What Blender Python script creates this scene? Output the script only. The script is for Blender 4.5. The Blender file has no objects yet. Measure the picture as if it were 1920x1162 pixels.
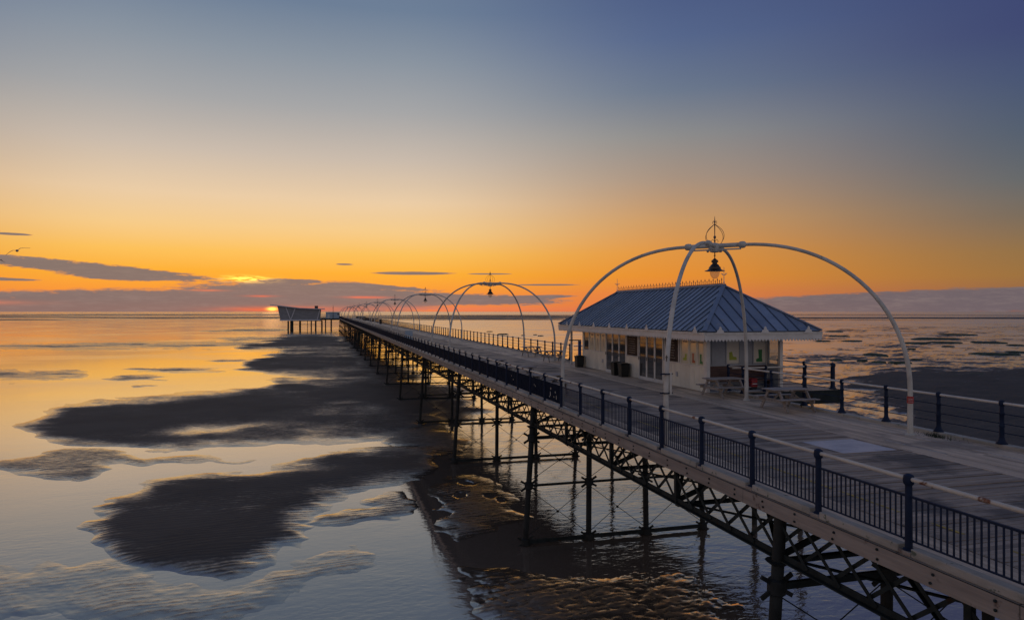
import bpy, bmesh, math, random
import numpy as np
from mathutils import Vector, Matrix

random.seed(7)
S = bpy.context.scene
COL = S.collection

# ---------------------------------------------------------------- camera
YAW = math.radians(15.274)          # camera heading, right of the pier's axis (+Y)
CAM_Z = 10.3
FPX = 1300.0                        # focal length in pixels of a 1920 px wide frame
cam_d = bpy.data.cameras.new("camera")
cam = bpy.data.objects.new("camera", cam_d)
COL.objects.link(cam)
cam.location = (0, 0, CAM_Z)
cam.rotation_euler = (math.radians(90 + 0.13), 0, -YAW)
cam_d.sensor_width = 36.0
cam_d.lens = 36.0 * FPX / 1920.0
cam_d.clip_start = 0.2
cam_d.clip_end = 90000.0
S.camera = cam

# ---------------------------------------------------------------- exposure
S.view_settings.view_transform = 'Standard'
S.view_settings.look = 'None'
S.view_settings.exposure = 0.0
S.view_settings.gamma = 1.0
S.view_settings.use_curve_mapping = False

# ---------------------------------------------------------------- sky
SUN_AZ = -3.8                       # degrees from +Y, positive towards +X
SUN_EL = 0.25


def lin(c):
    out = []
    for v in c:
        v /= 255.0
        out.append(v / 12.92 if v <= 0.04045 else ((v + 0.055) / 1.055) ** 2.4)
    return tuple(out)


class Nodes:
    """Small helper that chains shader math nodes."""

    def __init__(self, tree):
        self.t = tree

    def new(self, kind, **kw):
        n = self.t.nodes.new(kind)
        for k, v in kw.items():
            setattr(n, k, v)
        return n

    def link(self, a, b):
        self.t.links.new(a, b)

    def m(self, op, a, b=None, c=None, clamp=False):
        n = self.new('ShaderNodeMath', operation=op)
        n.use_clamp = clamp
        for i, v in enumerate((a, b, c)):
            if v is None:
                continue
            if isinstance(v, (int, float)):
                n.inputs[i].default_value = v
            else:
                self.link(v, n.inputs[i])
        return n.outputs[0]

    def mix(self, f, a, b, blend='MIX'):
        n = self.new('ShaderNodeMix', data_type='RGBA', blend_type=blend)
        for s, v in ((0, f), (6, a), (7, b)):
            if isinstance(v, (int, float)):
                n.inputs[s].default_value = v
            elif isinstance(v, tuple):
                n.inputs[s].default_value = (*v[:3], 1)
            else:
                self.link(v, n.inputs[s])
        return n.outputs[2]

    def ramp(self, f, stops, interp='EASE'):
        n = self.new('ShaderNodeValToRGB')
        r = n.color_ramp
        r.interpolation = interp
        stops = sorted(stops)
        while len(r.elements) < len(stops):
            r.elements.new(0.5)
        for e, (p, c) in zip(r.elements, stops):
            e.position = p
            e.color = (*c, 1)
        self.link(f, n.inputs[0])
        return n.outputs[0]

    def smooth(self, v, lo, hi):
        n = self.new('ShaderNodeMapRange', interpolation_type='SMOOTHSTEP')
        self.link(v, n.inputs[0])
        n.inputs[1].default_value = lo
        n.inputs[2].default_value = hi
        return n.outputs[0]

    def noise(self, vec, scale, detail=4, rough=0.55, dist=0.0):
        n = self.new('ShaderNodeTexNoise')
        n.inputs['Scale'].default_value = scale
        n.inputs['Detail'].default_value = detail
        n.inputs['Roughness'].default_value = rough
        n.inputs['Distortion'].default_value = dist
        if vec is not None:
            self.link(vec, n.inputs['Vector'])
        return n.outputs['Fac']


def build_world():
    w = bpy.data.worlds.new("World")
    S.world = w
    w.use_nodes = True
    t = w.node_tree
    t.nodes.clear()
    N = Nodes(t)
    tc = N.new('ShaderNodeTexCoord')
    sx = N.new('ShaderNodeSeparateXYZ')
    N.link(tc.outputs['Generated'], sx.inputs[0])
    X, Y, Z = sx.outputs
    el = N.m('MULTIPLY', N.m('ARCSINE', Z), 180 / math.pi)
    ael = N.m('ABSOLUTE', el)
    # azimuth in degrees relative to the sun (positive to the right of it)
    a = math.radians(SUN_AZ)
    xr = N.m('SUBTRACT', N.m('MULTIPLY', X, math.cos(a)), N.m('MULTIPLY', Y, math.sin(a)))
    yr = N.m('ADD', N.m('MULTIPLY', X, math.sin(a)), N.m('MULTIPLY', Y, math.cos(a)))
    az = N.m('MULTIPLY', N.m('ARCTAN2', xr, yr), 180 / math.pi)
    aaz = N.m('ABSOLUTE', az)
    # the sky stays bright round to the left of the sun and dims to its right
    left = N.m('LESS_THAN', az, 0.0)
    capped = N.m('MINIMUM', aaz, N.m('ADD', 20.0, N.m('MULTIPLY', aaz, 0.06)))
    eaz = N.m('ADD', N.m('MULTIPLY', left, capped), N.m('MULTIPLY', N.m('SUBTRACT', 1.0, left), aaz))
    tt = N.m('SQRT', N.m('MULTIPLY', ael, 1 / 90.0))

    def rp(stops, k=1.0):
        return N.ramp(tt, [(math.sqrt((e * k if e < 30 else e) / 90.0), lin(c)) for e, c in stops], 'LINEAR')
    r0 = rp([(0, (232, 118, 70)), (1.5, (250, 150, 58)), (3.3, (253, 176, 55)), (5, (251, 193, 92)), (7, (245, 203, 138)),
             (9.5, (234, 204, 166)), (13, (202, 187, 172)), (17, (166, 166, 167)), (21, (138, 148, 160)), (25, (108, 126, 150)), (40, (94, 110, 142)), (90, (86, 98, 130))], 0.93)
    r1 = rp([(0, (214, 112, 74)), (1.5, (226, 128, 66)), (3, (232, 144, 50)), (5, (226, 150, 66)), (7.5, (206, 154, 98)),
             (11, (170, 147, 128)), (14.5, (142, 141, 140)), (18, (108, 121, 141)), (22, (86, 103, 140)), (26, (74, 90, 131)), (40, (78, 92, 130)), (90, (86, 98, 130))], 0.96)
    r2 = rp([(0, (128, 92, 84)), (1.5, (146, 100, 72)), (3, (152, 112, 64)), (5, (142, 111, 72)), (8, (115, 105, 93)),
             (11, (94, 101, 106)), (15, (78, 92, 111)), (19, (68, 82, 115)), (23, (61, 70, 113)), (27, (60, 70, 112)), (40, (70, 82, 118)), (90, (86, 98, 130))], 0.80)
    r3 = rp([(0, (156, 140, 138)), (6, (178, 156, 150)), (14, (164, 156, 156)), (25, (140, 141, 152)), (45, (104, 113, 140)), (80, (88, 100, 131)), (90, (86, 98, 130))])
    c = N.mix(N.smooth(eaz, 9, 34), r0, r1)
    c = N.mix(N.smooth(eaz, 28, 60), c, r2)
    c = N.mix(N.smooth(aaz, 60, 150), c, r3)

    # clouds: streaks and banks low over the sea, ragged by noise
    cv = N.new('ShaderNodeCombineXYZ')
    N.link(N.m('MULTIPLY', az, 0.16), cv.inputs[0])
    N.link(N.m('MULTIPLY', el, 1.1), cv.inputs[1])
    n1 = N.m('SUBTRACT', N.noise(cv.outputs[0], 1.6, 6, 0.6), 0.5)
    n2 = N.m('SUBTRACT', N.noise(cv.outputs[0], 5.5, 5, 0.62), 0.5)
    n3 = N.m('SUBTRACT', N.noise(cv.outputs[0], 15.0, 4, 0.6), 0.5)
    nn = N.m('ADD', N.m('ADD', N.m('MULTIPLY', n1, 1.9), N.m('MULTIPLY', n2, 1.7)), N.m('MULTIPLY', n3, 0.8))

    def streak(a0, e0, ra, re, slope=0.0, amp=0.7):
        da = N.m('SUBTRACT', az, a0)
        de = N.m('SUBTRACT', el, e0)
        if slope:
            de = N.m('SUBTRACT', de, N.m('MULTIPLY', da, slope))
        q = N.m('ADD', N.m('POWER', N.m('ABSOLUTE', N.m('MULTIPLY', da, 1 / ra)), 2.0),
                N.m('POWER', N.m('ABSOLUTE', N.m('MULTIPLY', de, 1 / re)), 2.0))
        return N.m('ADD', N.m('SUBTRACT', 1.0, q), N.m('MULTIPLY', nn, amp))
    # (azimuth from sun, elevation, half width, half height, slope, raggedness)
    clouds = [
        (-12.5, 3.05, 10.5, 0.45, -0.075, 0.85), (-10.5, 2.55, 4.0, 0.35, -0.03, 0.7), (-19.0, 2.2, 4.2, 0.13, -0.02, 0.5), (-16.8, 5.18, 1.3, 0.09, 0, 0.4),
        (3.5, 1.05, 12.0, 1.5, -0.02, 0.5), (-9.0, 0.55, 15.0, 1.25, 0.01, 0.5), (13.5, 1.05, 11.0, 0.55, -0.02, 0.6),
        (5.5, 3.78, 0.8, 0.08, 0, 0.4), (11.0, 3.12, 3.6, 0.15, 0, 0.35), (1.0, 2.35, 3.4, 0.25, 0, 0.7), (20.0, 1.15, 4.6, 0.2, 0.03, 0.5),
        (8.0, 2.0, 5.0, 0.25, -0.06, 0.8), (17.2, 3.1, 2.0, 0.06, 0, 0.4), (22.0, 2.2, 3.0, 0.08, 0, 0.4),
        (52.0, 0.75, 17.0, 0.92, 0.012, 0.55), (46.0, 0.3, 9.0, 0.6, 0, 0.5), (-62.0, 1.0, 30.0, 1.0, 0, 0.6), (-33.0, 2.4, 8.0, 0.35, 0, 0.7),
        (95.0, 1.0, 26.0, 1.1, 0, 0.6), (150.0, 1.2, 30.0, 1.0, 0, 0.6),
    ]
    mask = None
    for cl in clouds:
        s = streak(*cl)
        mask = s if mask is None else N.m('MAXIMUM', mask, s)
    mask = N.m('MINIMUM', mask, 3.0)
    dens = N.smooth(mask, 0.02, 0.42)
    # cloud body: mauve grey, warmer near the sun and low down
    body = N.mix(N.smooth(aaz, 10, 60), lin((122, 111, 110)), lin((106, 97, 104)))
    body = N.mix(N.smooth(aaz, 60, 150), body, lin((74, 76, 96)))
    low = N.m('MULTIPLY', N.smooth(el, 1.1, 0.0), N.smooth(aaz, 70, 5))
    body = N.mix(N.m('MULTIPLY', low, 0.25), body, lin((160, 112, 96)))
    body = N.mix(N.m('MULTIPLY', N.smooth(nn, -0.2, 0.8), 0.30), body, lin((160, 142, 134)))
    # thin, back-lit edges glow
    rim = N.m('MULTIPLY', N.m('MULTIPLY', dens, N.m('SUBTRACT', 1.0, dens)), N.smooth(aaz, 45, 2))
    c = N.mix(N.m('MULTIPLY', dens, 0.94), c, body)
    c = N.mix(N.m('MULTIPLY', rim, 1.2), c, lin((255, 150, 62)))

    def glow(a0, e0, ra, re, amp=0.0):
        q = N.m('ADD', N.m('POWER', N.m('MULTIPLY', N.m('SUBTRACT', az, a0), 1 / ra), 2.0),
                N.m('POWER', N.m('MULTIPLY', N.m('SUBTRACT', el, e0), 1 / re), 2.0))
        if amp:
            q = N.m('SUBTRACT', q, N.m('MULTIPLY', nn, amp))
        return N.m('EXPONENT', N.m('MULTIPLY', q, -1.0))
    # the gap under the bank where the sun sits, and the burning edge above it
    c = N.mix(N.m('MULTIPLY', glow(0.6, 0.16, 3.6, 0.2, 0.6), 0.9, clamp=True), c, lin((250, 112, 62)))
    c = N.mix(N.m('MULTIPLY', glow(-19.5, 0.6, 3.4, 0.16, 0.8), 0.55, clamp=True), c, lin((232, 130, 92)))
    c = N.mix(N.m('MULTIPLY', glow(7.2, 1.15, 1.6, 0.09, 0.8), 0.8, clamp=True), c, lin((248, 118, 84)))
    c = N.mix(N.m('MULTIPLY', glow(-4.6, 1.6, 1.1, 0.07, 0.8), 0.7, clamp=True), c, lin((244, 128, 84)))
    c = N.mix(N.m('MULTIPLY', glow(-0.9, 1.2, 1.0, 0.07, 0.8), 0.7, clamp=True), c, lin((246, 112, 76)))
    c = N.mix(N.m('MULTIPLY', glow(13.5, 0.22, 9.0, 0.22, 0.6), 0.6, clamp=True), c, lin((238, 128, 92)))
    sunc = N.new('ShaderNodeRGB')
    sunc.outputs[0].default_value = (3.2, 1.55, 0.22, 1)
    c = N.mix(N.m('MULTIPLY', glow(0.0, 0.2, 0.34, 0.12), 1.0, clamp=True), c, sunc.outputs[0])
    gap = N.new('ShaderNodeRGB')
    gap.outputs[0].default_value = (2.6, 1.35, 0.2, 1)
    c = N.mix(N.m('MULTIPLY', N.m('MULTIPLY', glow(-1.9, 2.5, 1.5, 0.22), N.smooth(n2, -0.10, 0.06)), 1.0, clamp=True), c, gap.outputs[0])

    # faint unevenness of haze and high thin cloud
    hv = N.new('ShaderNodeCombineXYZ')
    N.link(N.m('MULTIPLY', az, 0.022), hv.inputs[0])
    N.link(N.m('MULTIPLY', el, 0.10), hv.inputs[1])
    hz = N.m('ADD', 0.955, N.m('MULTIPLY', N.noise(hv.outputs[0], 1.0, 6, 0.55, 1.2), 0.09))
    hc = N.new('ShaderNodeCombineColor')
    for i_ in range(3):
        N.link(hz, hc.inputs[i_])
    c = N.mix(1.0, c, hc.outputs[0], 'MULTIPLY')
    # a share of the physical twilight sky
    sky = N.new('ShaderNodeTexSky', sky_type='NISHITA')
    sky.sun_disc = False
    sky.sun_elevation = math.radians(SUN_EL)
    sky.sun_rotation = math.radians(SUN_AZ)
    sky.altitude = 10
    bg1 = N.new('ShaderNodeBackground')
    bg2 = N.new('ShaderNodeBackground')
    N.link(c, bg1.inputs[0])
    bg1.inputs[1].default_value = 1.0
    N.link(sky.outputs[0], bg2.inputs[0])
    bg2.inputs[1].default_value = 0.0025
    add = N.new('ShaderNodeAddShader')
    N.link(bg1.outputs[0], add.inputs[0])
    N.link(bg2.outputs[0], add.inputs[1])
    out = N.new('ShaderNodeOutputWorld')
    N.link(add.outputs[0], out.inputs[0])


build_world()

sun_d = bpy.data.lights.new("sun", 'SUN')
sun_d.energy = 0.0006
sun_d.angle = math.radians(1.5)
sun_d.color = (1.0, 0.55, 0.24)
sun = bpy.data.objects.new("sun", sun_d)
COL.objects.link(sun)
_d = Vector((math.sin(math.radians(SUN_AZ)) * math.cos(math.radians(SUN_EL)), math.cos(math.radians(SUN_AZ)) * math.cos(math.radians(SUN_EL)), math.sin(math.radians(SUN_EL))))
sun.rotation_euler = (-_d).to_track_quat('-Z', 'Y').to_euler()
sun.location = (0, 0, 60)


# ================================================================ helpers
class MB:
    """Collects boxes, bars, tubes and turned shapes into one mesh."""

    def __init__(self):
        self.v = []
        self.f = []

    def add(self, vs, fs):
        o = len(self.v)
        self.v += [tuple(p) for p in vs]
        self.f += [tuple(i + o for i in q) for q in fs]
        return self

    def box(self, x0, x1, y0, y1, z0, z1):
        return self.add([(x0, y0, z0), (x1, y0, z0), (x1, y1, z0), (x0, y1, z0), (x0, y0, z1), (x1, y0, z1), (x1, y1, z1), (x0, y1, z1)],
                        [(0, 3, 2, 1), (4, 5, 6, 7), (0, 1, 5, 4), (1, 2, 6, 5), (2, 3, 7, 6), (3, 0, 4, 7)])

    def bar(self, p, q, w, h, up=(0, 0, 1)):
        p, q = Vector(p), Vector(q)
        d = (q - p).normalized()
        u = Vector(up)
        s = d.cross(u)
        if s.length < 1e-5:
            s = d.cross(Vector((0, 1, 0)))
        s.normalize()
        u = s.cross(d).normalized()
        s *= w / 2
        u *= h / 2
        return self.add([p - s - u, p + s - u, p + s + u, p - s + u, q - s - u, q + s - u, q + s + u, q - s + u],
                        [(0, 1, 2, 3), (7, 6, 5, 4), (0, 4, 5, 1), (1, 5, 6, 2), (2, 6, 7, 3), (3, 7, 4, 0)])

    def tube(self, pts, r, n=8, cap=True):
        pts = [Vector(p) for p in pts]
        rs = r if isinstance(r, (list, tuple)) else [r] * len(pts)
        vs, fs = [], []
        prev = None
        for i, p in enumerate(pts):
            a = pts[max(i - 1, 0)]
            b = pts[min(i + 1, len(pts) - 1)]
            d = (b - a).normalized()
            if prev is None:
                s = d.cross(Vector((0, 0, 1)))
                if s.length < 1e-3:
                    s = d.cross(Vector((0, 1, 0)))
            else:
                s = prev - d * prev.dot(d)
            s.normalize()
            prev = s
            u = d.cross(s)
            for k in range(n):
                an = 2 * math.pi * k / n
                vs.append(p + (s * math.cos(an) + u * math.sin(an)) * rs[i])
        for i in range(len(pts) - 1):
            for k in range(n):
                k2 = (k + 1) % n
                fs.append((i * n + k, i * n + k2, (i + 1) * n + k2, (i + 1) * n + k))
        if cap:
            fs.append(tuple(range(n))[::-1])
            fs.append(tuple((len(pts) - 1) * n + k for k in range(n)))
        return self.add(vs, fs)

    def lathe(self, prof, c=(0, 0, 0), n=14):
        vs, fs = [], []
        for r, z in prof:
            for k in range(n):
                an = 2 * math.pi * k / n
                vs.append((c[0] + r * math.cos(an), c[1] + r * math.sin(an), c[2] + z))
        for i in range(len(prof) - 1):
            for k in range(n):
                k2 = (k + 1) % n
                fs.append((i * n + k, i * n + k2, (i + 1) * n + k2, (i + 1) * n + k))
        fs.append(tuple(range(n))[::-1])
        fs.append(tuple((len(prof) - 1) * n + k for k in range(n)))
        return self.add(vs, fs)

    def prism(self, poly, axis, a, b):
        """Extrude a 2-D polygon along an axis from a to b."""
        def P(u, v, w):
            return {'x': (w, u, v), 'y': (u, w, v), 'z': (u, v, w)}[axis]
        n = len(poly)
        vs = [P(u, v, a) for u, v in poly] + [P(u, v, b) for u, v in poly]
        fs = [tuple(range(n)), tuple(range(2 * n - 1, n - 1, -1))]
        for i in range(n):
            j = (i + 1) % n
            fs.append((i, i + n, j + n, j))
        return self.add(vs, fs)

    def mesh(self, name, material, smooth=False, bevel=0.0):
        me = bpy.data.meshes.new(name)
        me.from_pydata(self.v, [], self.f)
        bm = bmesh.new()
        bm.from_mesh(me)
        if bevel:
            bmesh.ops.bevel(bm, geom=bm.edges[:], offset=bevel, segments=1, affect='EDGES', clamp_overlap=True)
        bmesh.ops.recalc_face_normals(bm, faces=bm.faces)
        if smooth:
            for f in bm.faces:
                f.smooth = True
            for e in bm.edges:
                if len(e.link_faces) == 2 and e.calc_face_angle(0) > 0.7:
                    e.smooth = False
        bm.to_mesh(me)
        bm.free()
        me.materials.append(material)
        return me

    def build(self, name, material, parent=None, smooth=False, bevel=0.0, loc=None):
        return link(name, self.mesh(name, material, smooth, bevel), parent, loc)


def link(name, me, parent=None, loc=None):
    o = bpy.data.objects.new(name, me)
    COL.objects.link(o)
    if parent is not None:
        o.parent = parent
    if loc is not None:
        o.location = loc
    return o


KIDS = {}


def tag(o, label=None, cat=None, group=None, kind=None):
    if label:
        o["label"] = label
    if cat:
        o["category"] = cat
    if group:
        o["group"] = group
    if kind:
        o["kind"] = kind
    return o


def empty(name, loc=(0, 0, 0), parent=None, rz=0.0):
    o = bpy.data.objects.new(name, None)
    COL.objects.link(o)
    o.location = loc
    o.rotation_euler[2] = rz
    o.parent = parent
    return o


def copy_tree(o, parent=None):
    kids = [c for c in COL.objects if c.parent is o] if o not in KIDS else KIDS[o]
    KIDS[o] = kids
    c = o.copy()
    COL.objects.link(c)
    c.parent = parent
    for k in kids:
        copy_tree(k, c)
    return c


MATS = {}


def mat(name, c1, c2=None, scale=3.0, rough=0.6, metal=0.0, bump=0.0, stretch=(1, 1, 1), vary=0.0, spec=0.5, detail=5, spots=None, lo=0.35, hi=0.68):
    """Procedural paint, timber or metal: two tones mixed by noise, a tone per piece, optional spots (rust, dirt, knots)."""
    m = bpy.data.materials.new(name)
    m.use_nodes = True
    t = m.node_tree
    N = Nodes(t)
    b = t.nodes["Principled BSDF"]
    tc = N.new('ShaderNodeTexCoord')
    oi = N.new('ShaderNodeObjectInfo')
    ge = N.new('ShaderNodeNewGeometry')
    mp = N.new('ShaderNodeMapping')
    mp.inputs['Scale'].default_value = stretch
    N.link(ge.outputs['Position'], mp.inputs['Vector'])
    c2 = c2 or tuple(v * 0.7 for v in c1)
    f = N.smooth(N.noise(mp.outputs[0], scale, detail, 0.62), lo, hi)
    col = N.mix(f, c1, c2)
    if vary:
        rnd = N.m('FRACT', N.m('ADD', ge.outputs['Random Per Island'], oi.outputs['Random']))
        k = N.m('ADD', N.m('MULTIPLY', rnd, 2 * vary), 1 - vary)
        cc = N.new('ShaderNodeCombineColor')
        for i in range(3):
            N.link(k, cc.inputs[i])
        col = N.mix(1.0, col, cc.outputs[0], 'MULTIPLY')
    r = None
    if spots:
        sc, thr, soft, scol = spots
        s = N.smooth(N.noise(ge.outputs['Position'], sc, 5, 0.6), thr, thr + soft)
        col = N.mix(s, col, scol)
        r = N.m('ADD', rough, N.m('MULTIPLY', s, 0.25), clamp=True)
    N.link(col, b.inputs['Base Color'])
    if r is not None:
        N.link(r, b.inputs['Roughness'])
    else:
        N.link(N.m('ADD', rough - 0.08, N.m('MULTIPLY', f, 0.16), clamp=True), b.inputs['Roughness'])
    b.inputs['Metallic'].default_value = metal
    b.inputs['Specular IOR Level'].default_value = spec
    if bump:
        bn = N.new('ShaderNodeBump')
        bn.inputs['Strength'].default_value = bump
        bn.inputs['Distance'].default_value = 0.02
        N.link(N.noise(mp.outputs[0], scale * 4, 4, 0.6), bn.inputs['Height'])
        N.link(bn.outputs[0], b.inputs['Normal'])
    MATS[name] = m
    return m


M_plank = mat("weathered_planks", (0.335, 0.265, 0.205), (0.21, 0.17, 0.138), 2.0, 0.52, bump=0.35, stretch=(0.8, 12, 1), vary=0.32, spec=0.4, spots=(0.55, 0.50, 0.16, (0.115, 0.10, 0.092)))
M_board = mat("walkway_boards", (0.54, 0.42, 0.31), (0.37, 0.29, 0.215), 2.0, 0.5, bump=0.35, stretch=(12, 0.7, 1), vary=0.32, spec=0.4, spots=(0.5, 0.52, 0.16, (0.27, 0.22, 0.18)))
M_fascia = mat("edge_timber", (0.29, 0.255, 0.225), (0.195, 0.17, 0.152), 1.2, 0.7, bump=0.3, stretch=(1, 0.4, 6), vary=0.08, spots=(2.6, 0.61, 0.08, (0.12, 0.09, 0.075)))
M_kerb = mat("kerb_timber", (0.40, 0.38, 0.34), (0.26, 0.25, 0.22), 2.5, 0.75, bump=0.4, stretch=(1, 0.4, 2), vary=0.12, spots=(5.0, 0.62, 0.06, (0.10, 0.12, 0.09)))
M_iron = mat("dark_green_iron", (0.022, 0.032, 0.035), (0.012, 0.018, 0.02), 3.0, 0.7, spec=0.15, spots=(2.4, 0.62, 0.1, (0.035, 0.022, 0.014)))
M_pile = mat("pile_iron", (0.026, 0.032, 0.034), (0.014, 0.017, 0.018), 2.0, 0.7, bump=0.3, spec=0.2, spots=(1.6, 0.58, 0.12, (0.02, 0.02, 0.014)))
M_navy = mat("navy_paint", (0.010, 0.022, 0.055), (0.007, 0.015, 0.038), 4.0, 0.6, spec=0.18, spots=(9.0, 0.68, 0.05, (0.05, 0.06, 0.06)))
M_panel = mat("navy_sheet", (0.006, 0.013, 0.03), (0.004, 0.009, 0.022), 4.0, 0.85, spec=0.04)
M_rail = mat("cream_rail", (0.56, 0.53, 0.46), (0.44, 0.41, 0.35), 3.0, 0.45, stretch=(1, 0.6, 1), spots=(1.9, 0.595, 0.05, (0.17, 0.065, 0.028)))
M_railw = mat("white_rail", (0.60, 0.59, 0.54), (0.48, 0.47, 0.43), 3.0, 0.45, spots=(4.0, 0.66, 0.05, (0.3, 0.24, 0.17)))
M_arch = mat("white_arch_paint", (0.54, 0.54, 0.50), (0.40, 0.40, 0.37), 2.2, 0.5, spots=(5.0, 0.63, 0.06, (0.27, 0.22, 0.16)))
M_wire = mat("finial_iron", (0.12, 0.11, 0.12), (0.06, 0.055, 0.06), 5.0, 0.5)
M_lamp = mat("lamp_black", (0.016, 0.014, 0.016), (0.01, 0.01, 0.01), 5.0, 0.35)
M_roof = mat("roof_blue_metal", (0.165, 0.22, 0.32), (0.125, 0.175, 0.265), 0.8, 0.4, vary=0.2, spec=0.5, spots=(2.6, 0.56, 0.14, (0.21, 0.24, 0.28)))
M_seam = mat("roof_seam", (0.05, 0.075, 0.125), (0.04, 0.06, 0.10), 2.0, 0.4)
M_wall = mat("cream_board", (0.69, 0.67, 0.575), (0.60, 0.58, 0.50), 1.2, 0.55, vary=0.05, spots=(2.2, 0.67, 0.08, (0.38, 0.36, 0.31)))
M_blind = mat("pale_blind", (0.62, 0.58, 0.44), (0.56, 0.52, 0.40), 1.5, 0.14, spec=0.9)
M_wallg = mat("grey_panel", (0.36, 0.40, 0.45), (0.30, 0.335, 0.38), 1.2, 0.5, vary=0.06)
M_white = mat("white_trim", (0.66, 0.65, 0.62), (0.56, 0.55, 0.52), 2.0, 0.5, spots=(3.0, 0.67, 0.08, (0.4, 0.38, 0.33)))
M_brown = mat("bench_brown", (0.075, 0.032, 0.026), (0.05, 0.022, 0.02), 2.0, 0.5, stretch=(1, 1, 4), vary=0.1)
M_menu = mat("menu_board", (0.05, 0.034, 0.03), (0.035, 0.026, 0.024), 2.0, 0.7, spec=0.15)
M_print = mat("menu_print", (0.36, 0.32, 0.28), (0.26, 0.23, 0.2), 9.0, 0.5)
M_black = mat("bin_black", (0.014, 0.017, 0.016), (0.01, 0.012, 0.012), 3.0, 0.4)
M_blue = mat("bright_blue_paint", (0.02, 0.10, 0.36), (0.015, 0.075, 0.28), 3.0, 0.4)
M_table = mat("picnic_timber", (0.30, 0.27, 0.25), (0.20, 0.18, 0.17), 2.0, 0.7, bump=0.3, stretch=(1, 6, 6), vary=0.12)
M_red = mat("red_paint", (0.40, 0.02, 0.025), (0.3, 0.016, 0.02), 3.0, 0.4)
M_green = mat("print_green", (0.03, 0.22, 0.06), (0.02, 0.16, 0.05), 5.0, 0.5)
M_lime = mat("print_lime", (0.34, 0.42, 0.03), (0.28, 0.34, 0.03), 5.0, 0.5)
M_orange = mat("print_orange", (0.42, 0.10, 0.03), (0.34, 0.07, 0.03), 5.0, 0.5)
M_yellow = mat("yellow_line_paint", (0.50, 0.34, 0.03), (0.26, 0.19, 0.05), 5.0, 0.6, lo=0.42, hi=0.6)
M_wline = mat("worn_white_line", (0.42, 0.42, 0.42), (0.18, 0.18, 0.19), 4.0, 0.6, lo=0.42, hi=0.6)
M_plate = mat("pale_deck_plate", (0.46, 0.46, 0.50), (0.38, 0.38, 0.42), 2.0, 0.5, bump=0.2)
M_pav = mat("pavilion_cladding", (0.20, 0.215, 0.235), (0.16, 0.17, 0.19), 0.6, 0.5, stretch=(1, 1, 3), vary=0.05)
M_pavw = mat("pavilion_white_steel", (0.55, 0.56, 0.60), (0.46, 0.47, 0.50), 1.0, 0.45)
M_cabin = mat("pale_blue_cabin", (0.34, 0.44, 0.54), (0.28, 0.37, 0.46), 1.0, 0.5)
M_weed = mat("green_weed", (0.030, 0.060, 0.026), (0.012, 0.018, 0.010), 1.1, 0.75, bump=0.8)
M_gull = mat("gull_feathers", (0.30, 0.27, 0.25), (0.20, 0.17, 0.16), 6.0, 0.7)


def glass_mat():
    m = bpy.data.materials.new("window_glass")
    m.use_nodes = True
    b = m.node_tree.nodes["Principled BSDF"]
    b.inputs['Base Color'].default_value = (0.05, 0.055, 0.06, 1)
    b.inputs['Roughness'].default_value = 0.06
    b.inputs['IOR'].default_value = 1.9
    return m


def clear_glass(name, tint, rough=0.05):
    m = bpy.data.materials.new(name)
    m.use_nodes = True
    t = m.node_tree
    b = t.nodes["Principled BSDF"]
    out = t.nodes["Material Output"]
    b.inputs['Base Color'].default_value = (*tint, 1)
    b.inputs['Roughness'].default_value = rough
    tr = t.nodes.new('ShaderNodeBsdfTransparent')
    tr.inputs[0].default_value = (*tint, 1)
    mx = t.nodes.new('ShaderNodeMixShader')
    mx.inputs[0].default_value = 0.28
    t.links.new(tr.outputs[0], mx.inputs[1])
    t.links.new(b.outputs[0], mx.inputs[2])
    t.links.new(mx.outputs[0], out.inputs[0])
    return m


M_glass = glass_mat()
M_pane = clear_glass("clear_pane", (0.86, 0.88, 0.86))
M_globe = clear_glass("lamp_glass", (0.92, 0.88, 0.8))


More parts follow.
